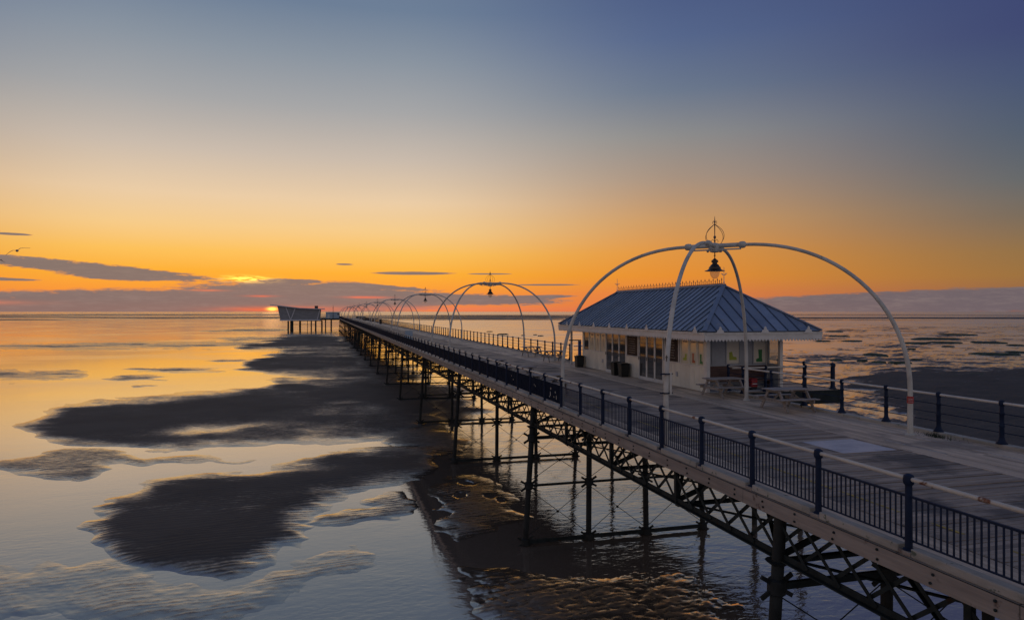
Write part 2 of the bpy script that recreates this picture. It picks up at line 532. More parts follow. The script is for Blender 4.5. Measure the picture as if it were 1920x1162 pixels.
def ground_materials():
    # --- sand: wet and smooth by the waterline, matt and rippled higher up
    m = bpy.data.materials.new("tidal_sand")
    m.use_nodes = True
    t = m.node_tree
    N = Nodes(t)
    b = t.nodes["Principled BSDF"]
    ge = N.new('ShaderNodeNewGeometry')
    sx = N.new('ShaderNodeSeparateXYZ')
    N.link(ge.outputs['Position'], sx.inputs[0])
    z = sx.outputs[2]
    pos = ge.outputs['Position']
    mp = N.new('ShaderNodeMapping')
    mp.inputs['Scale'].default_value = (0.45, 1.0, 1.0)
    mp.inputs['Rotation'].default_value = (0, 0, math.radians(-15))
    N.link(pos, mp.inputs[0])
    nf = N.noise(mp.outputs[0], 2.6, 6, 0.62, 0.6)
    nl = N.noise(pos, 0.12, 5, 0.6)
    mp2 = N.new('ShaderNodeMapping')
    mp2.inputs['Scale'].default_value = (0.35, 1.0, 1.0)
    N.link(pos, mp2.inputs[0])
    wv = N.new('ShaderNodeTexWave', bands_direction='Y')
    wv.inputs['Scale'].default_value = 0.8
    wv.inputs['Distortion'].default_value = 12.0
    wv.inputs['Detail'].default_value = 3.0
    wv.inputs['Detail Scale'].default_value = 0.8
    N.link(mp.outputs[0], wv.inputs['Vector'])
    rip = wv.outputs['Fac']
    nw = N.noise(mp2.outputs[0], 0.09, 6, 0.65, 0.8)
    dry = N.smooth(N.m('ADD', N.m('ADD', z, N.m('ADD', N.m('MULTIPLY', N.m('SUBTRACT', nf, 0.5), 0.07), N.m('MULTIPLY', N.m('SUBTRACT', N.noise(mp.outputs[0], 8.0, 5, 0.65, 0.4), 0.5), 0.13))), N.m('ADD', N.m('MULTIPLY', N.m('SUBTRACT', nw, 0.5), 0.19), N.m('MULTIPLY', N.m('SUBTRACT', rip, 0.5), 0.04))), 0.0, 0.145)
    wetc = N.mix(nl, (0.046, 0.042, 0.041), (0.036, 0.033, 0.033))
    dryc = N.mix(N.smooth(nl, 0.35, 0.65), (0.080, 0.070, 0.062), (0.058, 0.051, 0.046))
    # rusty silt round the ironwork, its colour also lightened to offset the pier's shadow
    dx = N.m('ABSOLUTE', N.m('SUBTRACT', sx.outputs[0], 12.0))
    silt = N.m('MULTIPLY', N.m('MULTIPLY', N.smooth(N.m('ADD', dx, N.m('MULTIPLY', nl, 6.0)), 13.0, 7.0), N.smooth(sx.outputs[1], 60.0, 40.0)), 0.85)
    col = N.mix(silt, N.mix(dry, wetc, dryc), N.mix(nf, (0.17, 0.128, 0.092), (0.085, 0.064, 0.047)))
    N.link(col, b.inputs['Base Color'])
    N.link(N.m('ADD', 0.15, N.m('MULTIPLY', dry, 0.6)), b.inputs['Roughness'])
    N.link(N.m('SUBTRACT', 0.5, N.m('MULTIPLY', dry, 0.32)), b.inputs['Specular IOR Level'])
    bn = N.new('ShaderNodeBump')
    bn.inputs['Distance'].default_value = 0.05
    N.link(N.m('ADD', 0.05, N.m('MULTIPLY', dry, 0.7)), bn.inputs['Strength'])
    N.link(N.m('ADD', N.m('ADD', N.m('MULTIPLY', nf, 0.7), N.m('MULTIPLY', rip, 0.3)), N.m('MULTIPLY', N.noise(mp.outputs[0], 9.0, 4, 0.6), 0.4)), bn.inputs['Height'])
    N.link(bn.outputs[0], b.inputs['Normal'])
    # the wet margin keeps a mirror film that thins out uphill
    film = N.m('MULTIPLY', N.m('POWER', N.m('SUBTRACT', 1.0, dry), 1.25), 0.36)
    gs = N.new('ShaderNodeBsdfAnisotropic')
    gs.inputs['Color'].default_value = (1.0, 0.915, 0.81, 1)
    N.link(N.m('ADD', 0.10, N.m('MULTIPLY', dry, 0.5)), gs.inputs['Roughness'])
    N.link(bn.outputs[0], gs.inputs['Normal'])
    ms_ = N.new('ShaderNodeMixShader')
    N.link(film, ms_.inputs[0])
    N.link(b.outputs[0], ms_.inputs[1])
    N.link(gs.outputs[0], ms_.inputs[2])
    N.link(ms_.outputs[0], t.nodes["Material Output"].inputs[0])
    # --- water: a thin film over dark silt
    w = bpy.data.materials.new("sea_water")
    w.use_nodes = True
    t = w.node_tree
    N = Nodes(t)
    b = t.nodes["Principled BSDF"]
    ge = N.new('ShaderNodeNewGeometry')
    pos = ge.outputs['Position']
    b.inputs['Base Color'].default_value = (0.20, 0.155, 0.12, 1)
    b.inputs['IOR'].default_value = 1.6
    mp = N.new('ShaderNodeMapping')
    mp.inputs['Scale'].default_value = (0.55, 1.0, 1.0)
    mp.inputs['Rotation'].default_value = (0, 0, math.radians(-20))
    N.link(pos, mp.inputs[0])
    breeze = N.smooth(N.noise(mp.outputs[0], 0.05, 4, 0.55), 0.40, 0.66)
    bn = N.new('ShaderNodeBump')
    sxw = N.new('ShaderNodeVectorMath', operation='LENGTH')
    N.link(pos, sxw.inputs[0])
    farw = N.smooth(sxw.outputs['Value'], 25.0, 130.0)
    sxx = N.new('ShaderNodeSeparateXYZ')
    N.link(pos, sxx.inputs[0])
    ruff = N.m('MULTIPLY', N.smooth(sxx.outputs[0], 22.0, 90.0), 0.13)
    N.link(N.m('ADD', N.m('ADD', N.m('ADD', ruff, 0.035), N.m('MULTIPLY', breeze, 0.07)), N.m('MULTIPLY', farw, 0.045)), b.inputs['Roughness'])
    bn.inputs['Distance'].default_value = 0.02
    under = N.m('MULTIPLY', N.smooth(sxx.outputs[0], 8.0, 13.0), 0.55)
    N.link(N.m('MULTIPLY', N.m('ADD', N.m('ADD', under, 0.10), N.m('MULTIPLY', breeze, 0.5)), N.m('SUBTRACT', 1.0, N.m('MULTIPLY', farw, 0.93))), bn.inputs['Strength'])
    N.link(N.m('ADD', N.noise(mp.outputs[0], 3.2, 3, 0.5, 0.4), N.m('MULTIPLY', N.noise(mp.outputs[0], 0.5, 2, 0.5), 2.0)), bn.inputs['Height'])
    N.link(bn.outputs[0], b.inputs['Normal'])
    gl = N.new('ShaderNodeBsdfAnisotropic')
    gl.inputs['Color'].default_value = (1.0, 0.915, 0.81, 1)
    N.link(b.inputs['Roughness'].links[0].from_socket, gl.inputs['Roughness'])
    N.link(bn.outputs[0], gl.inputs['Normal'])
    mx = N.new('ShaderNodeMixShader')
    fr = N.new('ShaderNodeFresnel')
    fr.inputs['IOR'].default_value = 1.33
    N.link(N.m('ADD', 0.27, N.m('MULTIPLY', fr.outputs[0], 0.68), clamp=True), mx.inputs[0])
    N.link(b.outputs[0], mx.inputs[1])
    N.link(gl.outputs[0], mx.inputs[2])
    N.link(mx.outputs[0], t.nodes["Material Output"].inputs[0])
    return m, w


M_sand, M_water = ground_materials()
D = 6.7                                # deck level above the sand

# ================================================================ tidal flat
CY, SY = math.cos(YAW), math.sin(YAW)
BANKS = [
    (0.070, 4.0, [(-17.5, 379.9), (9.4, 372.6), (11.3, 207.2), (13.3, 116.0), (11.8, 64.2), (10.3, 49.4), (7.4, 51.0), (5.0, 54.2), (4.8, 77.6), (-0.4, 105.3), (-8.3, 117.9), (-14.1, 134.8), (-11.9, 161.0), (-11.9, 198.7), (-20.0, 229.3), (-16.2, 306.2)]),
    (0.055, 3.0, [(-44.7, 289.8), (-29.2, 309.7), (-14.7, 319.5), (-13.3, 251.5), (-29.0, 239.3)]),
    (0.110, 9.0, [(-10.8, 37.5), (-11.2, 39.8), (-10.8, 42.6), (-10.0, 45.8), (-8.1, 47.6), (-5.3, 47.9), (-2.2, 48.1), (0.0, 49.6), (0.7, 53.0), (3.9, 54.0), (8.1, 52.4), (9.1, 49.3), (7.8, 46.1), (6.1, 42.7), (4.8, 42.3), (3.0, 41.6), (0.8, 39.9), (-0.5, 36.9), (-1.3, 35.3), (-1.3, 32.0), (-2.1, 30.2), (-3.7, 29.3), (-5.6, 29.8), (-7.0, 30.5), (-8.2, 32.2), (-8.7, 34.0), (-9.9, 35.7)]),
    (0.110, 6.0, [(-26.8, 72.2), (-25.9, 74.8), (-25.6, 78.9), (-29.1, 85.5), (-25.1, 91.0), (-17.4, 92.6), (-13.4, 98.7), (-8.2, 103.6), (-8.1, 116.0), (-2.1, 117.2), (7.7, 111.7), (15.1, 104.3), (15.0, 84.9), (9.9, 64.7), (7.3, 56.3), (4.6, 56.6), (-0.2, 56.7), (-4.3, 56.7), (-9.4, 57.7), (-12.7, 57.7), (-17.7, 59.9), (-21.3, 64.1)]),
    (0.100, 3.0, [(-14.8, 142.8), (-13.1, 165.0), (-11.6, 183.4), (4.5, 179.0), (9.6, 155.1), (10.8, 128.0), (7.3, 118.7), (-2.2, 123.4), (-9.1, 123.2), (-13.1, 129.8)]),
    (0.100, 2.5, [(-26.3, 217.5), (-19.3, 262.3), (-16.9, 327.4), (-1.2, 347.3), (7.6, 299.7), (9.8, 224.9), (9.4, 192.9), (-0.7, 193.0), (-11.2, 198.6), (-18.6, 197.9)]),
    (0.045, 5.0, [(-20.8, 56.9), (-18.9, 59.2), (-15.6, 58.3), (-11.9, 54.5), (-8.7, 54.9), (-7.1, 53.2), (-3.9, 51.0), (-4.8, 50.5), (-8.8, 50.8), (-11.0, 50.2), (-13.7, 51.3), (-13.8, 47.4), (-16.3, 48.1), (-19.8, 51.2), (-22.0, 52.1), (-23.8, 56.4)]),
    (0.080, 2.5, [(-35.5, 138.2), (-33.8, 141.4), (-22.7, 138.4), (-16.7, 133.1), (-18.6, 127.9), (-24.1, 125.2), (-33.3, 134.1)]),
    (0.080, 2.5, [(-31.9, 118.9), (-29.6, 123.7), (-22.4, 121.8), (-24.3, 115.1), (-30.3, 115.9)]),
    (0.070, 2.5, [(-27.6, 108.1), (-25.4, 109.8), (-21.9, 107.3), (-22.7, 104.0), (-25.7, 104.1)]),
    (0.080, 2.0, [(-22.5, 155.4), (-20.4, 159.8), (-15.5, 158.4), (-13.9, 153.0), (-17.1, 149.2), (-20.7, 150.2)]),
    (0.080, 1.6, [(-63.5, 402.9), (-52.7, 435.0), (-18.0, 438.7), (-14.8, 379.2), (-36.9, 366.0), (-52.2, 370.2)]),
    (0.045, 4.0, [(-131.1, 263.4), (-72.8, 259.2), (-39.9, 258.8), (-16.9, 282.2), (-11.6, 220.1), (-31.5, 204.1), (-66.9, 211.1), (-112.7, 226.3)]),
    (0.045, 5.0, [(-83.3, 151.3), (-51.1, 144.9), (-36.5, 132.8), (-35.3, 118.1), (-42.5, 116.8), (-69.2, 125.7)]),
    (0.055, 8.0, [(6.0, 41.6), (7.4, 44.1), (9.2, 44.4), (11.0, 40.2), (11.0, 36.0), (10.3, 33.6), (8.5, 32.3), (7.0, 31.1), (5.6, 30.5), (4.9, 32.0), (5.0, 36.6)]),
    (0.050, 10.0, [(5.4, 27.7), (7.1, 26.9), (9.7, 25.3), (11.7, 25.2), (13.7, 25.0), (14.0, 23.1), (13.7, 20.3), (12.5, 18.1), (4.5, 20.2), (5.1, 24.5)]),
    (0.026, 14.0, [(-16.8, 33.7), (-8.1, 32.3), (-5.5, 29.5), (-1.8, 29.5), (-1.0, 30.7), (1.3, 32.2), (2.5, 29.1), (-0.5, 25.5), (-3.1, 24.1), (-13.4, 27.0)]),
    (0.045, 6.0, [(-1.1, 34.9), (1.0, 37.7), (4.7, 40.7), (5.5, 38.0), (4.0, 34.9), (0.9, 34.4)]),
    (0.160, 6.0, [(76.5, 87.6), (93.5, 100.7), (106.5, 104.4), (128.1, 101.1), (168.3, 85.0), (36.5, 16.9), (43.9, 31.9), (47.3, 42.4), (51.3, 50.3), (59.0, 60.6), (64.8, 72.4)]),
    (0.080, 3.0, [(106.4, 144.4), (118.6, 141.1), (128.3, 130.2), (102.0, 121.4), (88.6, 118.9)]),
    (0.045, 5.0, [(58.9, 75.8), (62.6, 69.1), (52.8, 53.0), (46.7, 43.7), (45.8, 51.8), (50.5, 65.1)]),
    (0.090, 6.0, [(11.8, 102.7), (18.6, 97.0), (16.7, 74.3), (12.7, 60.8), (10.4, 61.4), (11.0, 75.9)]),
    (0.090, 5.0, [(10.4, 168.5), (16.0, 140.2), (17.8, 101.1), (13.2, 101.6), (8.1, 117.4)]),
]
MOUNDS = [(251.0, 296.7, 4.74), (205.5, 239.2, 3.07), (184.6, 180.9, 3.43), (217.8, 207.4, 6.54), (196.2, 181.7, 3.49), (267.6, 242.4, 5.27), (209.9, 182.0, 1.78), (211.4, 177.5, 3.67), (154.6, 153.3, 1.09), (176.1, 162.2, 1.25), (154.6, 129.2, 3.56), (167.9, 134.4, 1.74), (125.4, 135.0, 2.83), (104.2, 122.4, 0.90), (108.1, 119.7, 1.00), (107.6, 115.2, 1.07), (110.7, 112.9, 1.49), (121.3, 119.4, 0.91), (86.6, 81.5, 1.56), (97.3, 88.1, 1.19), (103.3, 89.4, 1.48), (64.8, 59.9, 0.58), (81.6, 343.0, 1.22), (78.3, 301.4, 2.40), (83.0, 285.8, 0.80), (90.1, 290.9, 0.59), (88.1, 277.7, 1.01), (165.9, 202.6, 1.84), (176.5, 199.7, 2.21), (201.8, 161.8, 2.09)]
PITS = [(5.62, 37.13, 0.46), (5.74, 35.06, 0.49), (8.30, 40.98, 0.32), (7.42, 38.32, 0.36), (8.99, 37.66, 0.24), (9.35, 36.66, 0.15), (5.34, 31.67, 0.20), (8.58, 47.59, 0.82)]


def vnoise(x, y, seed):
    """Smooth value noise, vectorised."""
    xi = np.floor(x).astype(np.int64)
    yi = np.floor(y).astype(np.int64)
    fx = x - xi
    fy = y - yi
    fx = fx * fx * (3 - 2 * fx)
    fy = fy * fy * (3 - 2 * fy)

    def h(a, b):
        n = (a * 374761393 + b * 668265263 + seed * 1442695041) & 0xffffffff
        n = ((n ^ (n >> 13)) * 1274126177) & 0xffffffff
        n = n ^ (n >> 16)
        return (n & 0xffff) / 65535.0 - 0.5
    a = h(xi, yi) * (1 - fx) + h(xi + 1, yi) * fx
    b = h(xi, yi + 1) * (1 - fx) + h(xi + 1, yi + 1) * fx
    return a * (1 - fy) + b * fy


def poly_sd(px, py, poly):
    """Signed distance to a polygon, positive inside."""
    d2 = np.full(px.shape, 1e18)
    inside = np.zeros(px.shape, bool)
    n = len(poly)
    for i in range(n):
        ax, ay = poly[i]
        bx, by = poly[(i + 1) % n]
        ex, ey = bx - ax, by - ay
        wx, wy = px - ax, py - ay
        tt = np.clip((wx * ex + wy * ey) / (ex * ex + ey * ey + 1e-12), 0, 1)
        d2 = np.minimum(d2, (wx - ex * tt) ** 2 + (wy - ey * tt) ** 2)
        c = ((ay <= py) & (by > py)) | ((by <= py) & (ay > py))
        with np.errstate(divide='ignore', invalid='ignore'):
            xs = ax + (py - ay) * ex / (ey if ey != 0 else 1e-12)
        inside ^= c & (px < xs)
    d = np.sqrt(d2)
    return np.where(inside, d, -d)


def sm(v, a, b):
    t = np.clip((v - a) / (b - a), 0, 1)
    return t * t * (3 - 2 * t)


def build_flat():
    # a fan of cells whose size grows with distance from the viewpoint, so near sand is fine and far sand coarse
    us = [-400.0]
    while us[-1] < 2300:
        us.append(us[-1] + 2.6)
    st = 4.0
    while us[-1] < 7000:
        us.append(us[-1] + st)
        st *= 1.08
    st = 4.0
    while us[0] > -5000:
        us.insert(0, us[0] - st)
        st *= 1.08
    vs_ = [2.2]
    while vs_[-1] < 1150:
        v = vs_[-1]
        vs_.append(v + (0.3 if v < 22 else 0.55 if v < 60 else 1.0 if v < 150 else 1.7 if v < 640 else 6.0))
    us = np.array(us)
    vs = np.array(vs_)
    U, V = np.meshgrid(us, vs)
    ZC = CAM_Z * FPX / V
    XC = (U - 960.0) / FPX * ZC
    WX = XC * CY + ZC * SY
    WY = ZC * CY - XC * SY
    A = (U - 960.0) / FPX
    LR = np.log(ZC)
    n_big = vnoise(A * 9, LR * 7, 1) + 0.5 * vnoise(A * 21, LR * 17, 2)
    n_mid = vnoise(A * 50, LR * 42, 3) + 0.6 * vnoise(A * 110, LR * 95, 4)
    n_fin = vnoise(A * 240, LR * 210, 5) + 0.7 * vnoise(A * 430, LR * 380, 6)
    noise = 0.045 * n_big + 0.036 * n_mid * np.clip(ZC / 110, 0.12, 1) + 0.024 * n_fin * np.clip(ZC / 170, 0.05, 1)
    near = sm(V, 160, 420)
    noise += near * (0.022 * vnoise(WX * 0.5, WY * 0.8, 8) + 0.006 * vnoise(WX * 2.6, WY * 4.2, 9) + 0.002 * vnoise(WX * 6.0, WY * 9.0, 10))
    h = np.full(U.shape, -0.068)
    # muddy, streaked ground on the landward (right) side
    right = sm(U, 880, 1250) * sm(V, 14, 34) * (1 - 0.75 * sm(V, 170, 330))
    h = np.maximum(h, -0.075 + right * 0.075)
    noise += right * (0.11 * n_mid + 0.05 * n_big + 0.07 * n_fin + 0.05 * vnoise(A * 16, LR * 70, 14))
    # bars far out towards the sea, extended to stand in for dark cloud reflection
    far = sm(V, 19, 15)
    bars = vnoise(A * 2.2 + 3, LR * 9, 11) + 0.5 * vnoise(A * 6, LR * 26, 12)
    far = far * sm(V, 2.2, 6.5)
    h = np.where(far > 0, h + far * (bars * 0.42 + 0.15 - 0.09 * sm(U, 900, 1400)), h)
    # thin streaks over the middle distance
    midd = sm(V, 20, 26) * sm(V, 150, 90)
    h += midd * (0.10 * vnoise(A * 5, LR * 34, 13) + 0.05 * vnoise(A * 14, LR * 80, 17))
    h += sm(V, 34, 42) * sm(V, 145, 120) * sm(U, 380, 520) * sm(U, 900, 760) * 0.11 * (vnoise(A * 4, LR * 40, 15) + 0.5 * vnoise(A * 11, LR * 95, 16))
    SU = 0.42
    for hm, w, poly in BANKS:
        pp = []
        for X, Y in poly:
            zc = Y * CY + X * SY
            xc = -Y * SY + X * CY
            pp.append(((960 + FPX * xc / zc) * SU, CAM_Z * FPX / zc))
        vv = [q[1] for q in pp]
        rows = (vs > min(vv) - 4 * w) & (vs < max(vv) + 4 * w)
        # wandering, ragged shorelines
        uw = U[rows] + 46 * vnoise(A[rows] * 14, LR[rows] * 22, 21) + 22 * vnoise(A[rows] * 34, LR[rows] * 60, 22)
        vw = V[rows] * (1 + 0.05 * vnoise(A[rows] * 10 + 5, LR[rows] * 14, 23) + 0.03 * vnoise(A[rows] * 30, LR[rows] * 45, 24))
        sd = poly_sd(uw * SU, vw, pp)
        s = sm(sd, -w * 2.6, w * 3.2)
        hb = -0.075 + (hm * 1.5 + 0.075) * s
        h[rows] = np.maximum(h[rows], hb)
    # shallow pools lying on the banks: centre, half width and half depth in metres
    for X, Y, rx, ry, dp in ((-8.5, 65.5, 5.0, 3.4, 0.13), (-3.5, 61.0, 4.5, 2.6, 0.11), (-9.0, 105.0, 14.0, 14.0, 0.10), (-4.0, 41.0, 3.0, 4.0, 0.05), (2.0, 76.0, 5.0, 9.0, 0.08)):
        dd = ((WX - X) / rx) ** 2 + ((WY - Y) / ry) ** 2
        h -= dp * np.exp(-dd) * (0.8 + 1.2 * vnoise(WX * 0.35, WY * 0.22, 41))
    for X, Y, r in PITS:
        d = np.sqrt(((WX - X) / 1.0) ** 2 + ((WY - Y) / 1.5) ** 2) / r * (1 + 0.7 * vnoise(WX * 1.6, WY * 1.6, 51) + 0.4 * vnoise(WX * 5, WY * 5, 52))
        h -= 0.22 * np.exp(-np.abs(d) ** 3)
    # scour hollows round the pier's feet
    for k in range(0, 12):
        yb = 12.2 + 17.15 * k
        for X in (8.6, 11.6, 14.5, 17.4):
            d = np.sqrt((WX - X) ** 2 + ((WY - yb) * 0.8) ** 2)
            h -= 0.05 * np.exp(-(d / 1.1) ** 2)
    # wet channel under the pier
    ch = np.exp(-(((WX - 13.5) / 5.5) ** 2)) * sm(WY, 70, 40)
    h -= ch * 0.05 * (1 - sm(WY, 24, 21))
    lump = sm(WY, 30, 25) * sm(WX, 2, 5)
    h += lump * sm(h, -0.03, 0.05) * (0.05 * vnoise(WX * 1.3, WY * 1.3, 31) + 0.03 * vnoise(WX * 4, WY * 4, 32) + 0.015 * vnoise(WX * 9, WY * 9, 33))
    Zt = h + noise
    Zt = np.clip(Zt, -0.4, 0.5)
    nr, nc = U.shape
    co = np.stack([WX, WY, Zt], -1).reshape(-1, 3).astype(np.float32)
    idx = np.arange(nr * nc).reshape(nr, nc)
    q = np.stack([idx[:-1, :-1], idx[1:, :-1], idx[1:, 1:], idx[:-1, 1:]], -1).reshape(-1, 4)[:, ::-1]
    me = bpy.data.meshes.new("sand_flat")
    me.vertices.add(len(co))
    me.vertices.foreach_set("co", co.ravel())
    me.loops.add(q.size)
    me.loops.foreach_set("vertex_index", q.ravel().astype(np.int32))
    me.polygons.add(len(q))
    me.polygons.foreach_set("loop_start", np.arange(0, q.size, 4, dtype=np.int32))
    me.polygons.foreach_set("use_smooth", np.ones(len(q), bool))
    me.update(calc_edges=True)
    me.validate()
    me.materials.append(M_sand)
    o = link("sand_flat", me)
    tag(o, "dark wet tidal sand and mud banks with pools", "sand", kind="structure")
    if me.polygons[0].normal.z < 0:
        me.flip_normals()
    return o


build_flat()
R = 40000.0
water = MB().add([(-R, -3000, 0), (R, -3000, 0), (R, R, 0), (-R, R, 0)], [(0, 1, 2, 3)]).build("water", M_water)
tag(water, "shallow sea water and wet film between the sand banks", "water", kind="structure")

# ================================================================ pier
X_L, X_R = 8.35, 17.65                 # deck edges
Y0, Y1 = -8.0, 396.0
pier = empty("pier", (13, 0, 0))
tag(pier, "long iron pier on lattice girders running out over the sands", "pier")


def P(mb, name, m, parent=pier, **kw):
    """Build a part in world coordinates under a parent that stands at (13,0,0) etc."""
    o = mb.build(name, m, None, **kw)
    o.parent = parent
    px = parent
    off = Vector((0, 0, 0))
    while px is not None:
        off += px.location
        px = px.parent
    o.location = (o.location if kw.get('loc') else Vector((0, 0, 0))) - off
    return o


# --- deck: cross planks on the tramway, boards along both sides
deck = P(MB().box(X_L + 0.06, X_R - 0.06, Y0, Y1, D - 0.16, D - 0.05), "deck", M_iron)
pm = MB().box(9.42, 14.58, -0.069, 0.069, -0.046, 0).mesh("plank", M_plank)
y = 6.0
while y < 45.0:
    o = link("plank", pm, deck, (random.uniform(-0.012, 0.012), y, D + random.uniform(-0.004, 0.003)))
    o.rotation_euler = (random.uniform(-0.006, 0.006), random.uniform(-0.0006, 0.0006), 0)
    y += 0.152
mb = MB()
rest = [(-8 + 0.152 * i) for i in range(92)] + [45 + 0.152 * i for i in range(int((Y1 - 45) / 0.152))]
for y in rest:
    dz = random.uniform(-0.004, 0.003)
    mb.box(9.42, 14.58, y - 0.069, y + 0.069, D - 0.046 + dz, D + dz)
tag(P(mb, "far_planks", M_plank, deck), kind="stuff")
mb = MB()
for x0, n in ((8.62, 5), (14.6, 18)):
    wd = 0.155
    for i in range(n):
        y = Y0 - random.uniform(0, 4)
        while y < Y1:
            L = random.choice((3.6, 4.2, 4.8))
            a, b = max(y, Y0), min(y + L - 0.006, Y1)
            if b > a:
                dz = random.uniform(-0.004, 0.003)
                mb.box(x0 + i * wd + 0.003, x0 + (i + 1) * wd - 0.003, a, b, D - 0.046 + dz, D + dz)
            y += L
tag(P(mb, "side_boards", M_board, deck), kind="stuff")
# edge timbers and kerbs, one length per bay
ym = 16.3 - 1.96 * 12
fl = MB().box(0, 0.07, 0, 5.87, D - 0.33, D - 0.035).mesh("edge_board", M_fascia, bevel=0.006)
kl = MB().box(0, 0.17, 0.12, 1.84, D - 0.03, D + 0.10).mesh("kerb_timber", M_kerb, bevel=0.012)
kb = MB().box(0, 0.17, -0.115, 0.115, D - 0.034, D + 0.035).mesh("post_block", M_fascia, bevel=0.008)
edge_l = P(MB().box(X_L - 0.004, X_L + 0.25, Y0, Y1, D - 0.047, D - 0.036), "edge_plate", M_iron)
edge_r = P(MB().box(X_R - 0.25, X_R + 0.004, Y0, Y1, D - 0.047, D - 0.036), "edge_plate", M_iron)
for k in range(0, 68):
    yy = ym + 8 + k * 5.88
    if yy > Y1 - 6:
        break
    link("edge_board", fl, edge_l, (X_L + random.uniform(-0.004, 0.004), yy, 0))
    link("edge_board", fl, edge_r, (X_R - 0.07, yy, 0))
bm_ = MB()
y = 5.0
while y < 40:
    for z in (D - 0.12, D - 0.24):
        zz, yb_ = z + random.uniform(-0.02, 0.02), y + random.uniform(-0.03, 0.03)
        bm_.tube([(X_L - 0.02, yb_, zz), (X_L + 0.01, yb_, zz)], 0.022, 6)
    y += 0.98
tag(P(bm_, 'board_bolts', M_iron, edge_l), kind='stuff')
for k in range(-11, 187):
    yy = 16.3 + k * 1.96
    if yy < Y0:
        continue
    if k < 90:
        o = link("kerb_timber", kl, edge_l, (X_L + 0.03, yy, random.uniform(-0.006, 0.006)))
        link("post_block", kb, edge_l, (X_L + 0.03, yy, 0))
mb = MB()
for k in range(90, 194):
    yy = 16.3 + k * 1.96
    mb.box(X_L + 0.03, X_L + 0.2, yy + 0.12, yy + 1.84, D - 0.03, D + 0.1)
tag(P(mb, "far_kerb", M_kerb, edge_l), kind="stuff")
# the right side has a continuous low kerb
for a, b in ((Y0, 27.0), (47.6, Y1)):
    y = a
    while y < b - 0.5:
        e = min(y + 3.9, b)
        P(MB().box(X_R - 0.36, X_R - 0.08, y + 0.01, e - 0.01, D - 0.03, D + 0.09), "kerb_timber", M_kerb, edge_r, bevel=0.012)
        y = e if y < 120 else e + 0
        if y > 120:
            P(MB().box(X_R - 0.36, X_R - 0.08, y, b, D - 0.03, D + 0.09), "kerb_timber", M_kerb, edge_r)
            break

# painted lines and the pale plate on the deck
ln = P(MB().box(9.98, 10.04, 5.0, 8.1, D + 0.004, D + 0.006).box(9.98, 10.04, 8.9, 9.5, D + 0.004, D + 0.006).box(9.98, 10.04, 10.2, 14.2, D + 0.004, D + 0.006)
       .box(9.98, 10.04, 15.0, 21.0, D + 0.004, D + 0.006).box(9.98, 10.04, 23.0, 34.0, D + 0.004, D + 0.006), "yellow_line", M_yellow, deck)
for x, a, b in ((16.35, 12.2, 14.2), (16.35, 15.4, 17.1), (16.3, 18.6, 20.6), (15.2, 14.0, 16.0), (15.1, 19.4, 22.4), (14.75, 21.0, 26.4), (15.2, 23.4, 25.2)):
    P(MB().box(x, x + 0.05, a, b, D + 0.0045, D + 0.0062), "worn_white_line", M_wline, deck)
P(MB().box(12.75, 14.4, 14.75, 16.35, D + 0.004, D + 0.011), "deck_plate", M_plate, deck)
P(MB().box(12.2, 14.5, 9.6, 9.75, D + 0.004, D + 0.008), "deck_plate", M_plate, deck)

# --- lattice girders and trestles
ROWS = (9.0, 11.65, 14.4, 17.0)
BENT = [-4.95 + 17.15 * i for i in range(24)]
SPAN = 17.15
ZB, ZT = D - 1.42, D - 0.36
NP = 20


def lattice(mb=None):
    """bars of one girder span, at x = 0, y = 0..SPAN"""
    out = []
    st = SPAN / NP
    for i in range(NP):
        out.append(((-0.03, i * st, ZB + 0.06), (-0.03, (i + 1) * st + 0.3, ZT - 0.06)))
        out.append(((0.03, i * st, ZT - 0.06), (0.03, (i + 1) * st + 0.3, ZB + 0.06)))
    return out


chord = MB()
chord.box(-0.11, 0.11, 0, SPAN, ZB - 0.012, ZB + 0.012).box(-0.014, 0.014, 0, SPAN, ZB + 0.013, ZB + 0.13)
chord.box(-0.11, 0.11, 0, SPAN, ZT - 0.012, ZT + 0.012).box(-0.014, 0.014, 0, SPAN, ZT - 0.13, ZT - 0.013)
for i in range(5):
    y = SPAN * i / 4
    chord.box(-0.05, 0.05, max(y - 0.06, 0), min(y + 0.06, SPAN), ZB + 0.014, ZT - 0.014)
chord_me = chord.mesh("lattice_girder", M_iron)
lat = MB()
for p, q in lattice():
    lat.bar(p, q, 0.014, 0.075, up=(0, 1, 0.3))
lat_me = lat.mesh("lattice_bars", M_iron)
up_me = MB().bar((-0.03, 0, ZB + 0.06), (-0.03, SPAN / NP + 0.3, ZT - 0.06), 0.014, 0.085, up=(0, 1, 0.3)).mesh("lattice_bar", M_iron)
dn_me = MB().bar((0.03, 0, ZT - 0.06), (0.03, SPAN / NP + 0.3, ZB + 0.06), 0.014, 0.085, up=(0, 1, 0.3)).mesh("lattice_bar", M_iron)
for b, yb in enumerate(BENT[:-1]):
    for r, x in enumerate(ROWS):
        g = link("lattice_girder", chord_me, pier, (x - 13, yb, 0))
        if r == 0 and 1 <= b <= 4:
            for i in range(NP):
                link("lattice_bar", up_me, g, (0, i * SPAN / NP, 0))
                link("lattice_bar", dn_me, g, (0, i * SPAN / NP, 0))
        else:
            link("lattice_bars", lat_me, g)
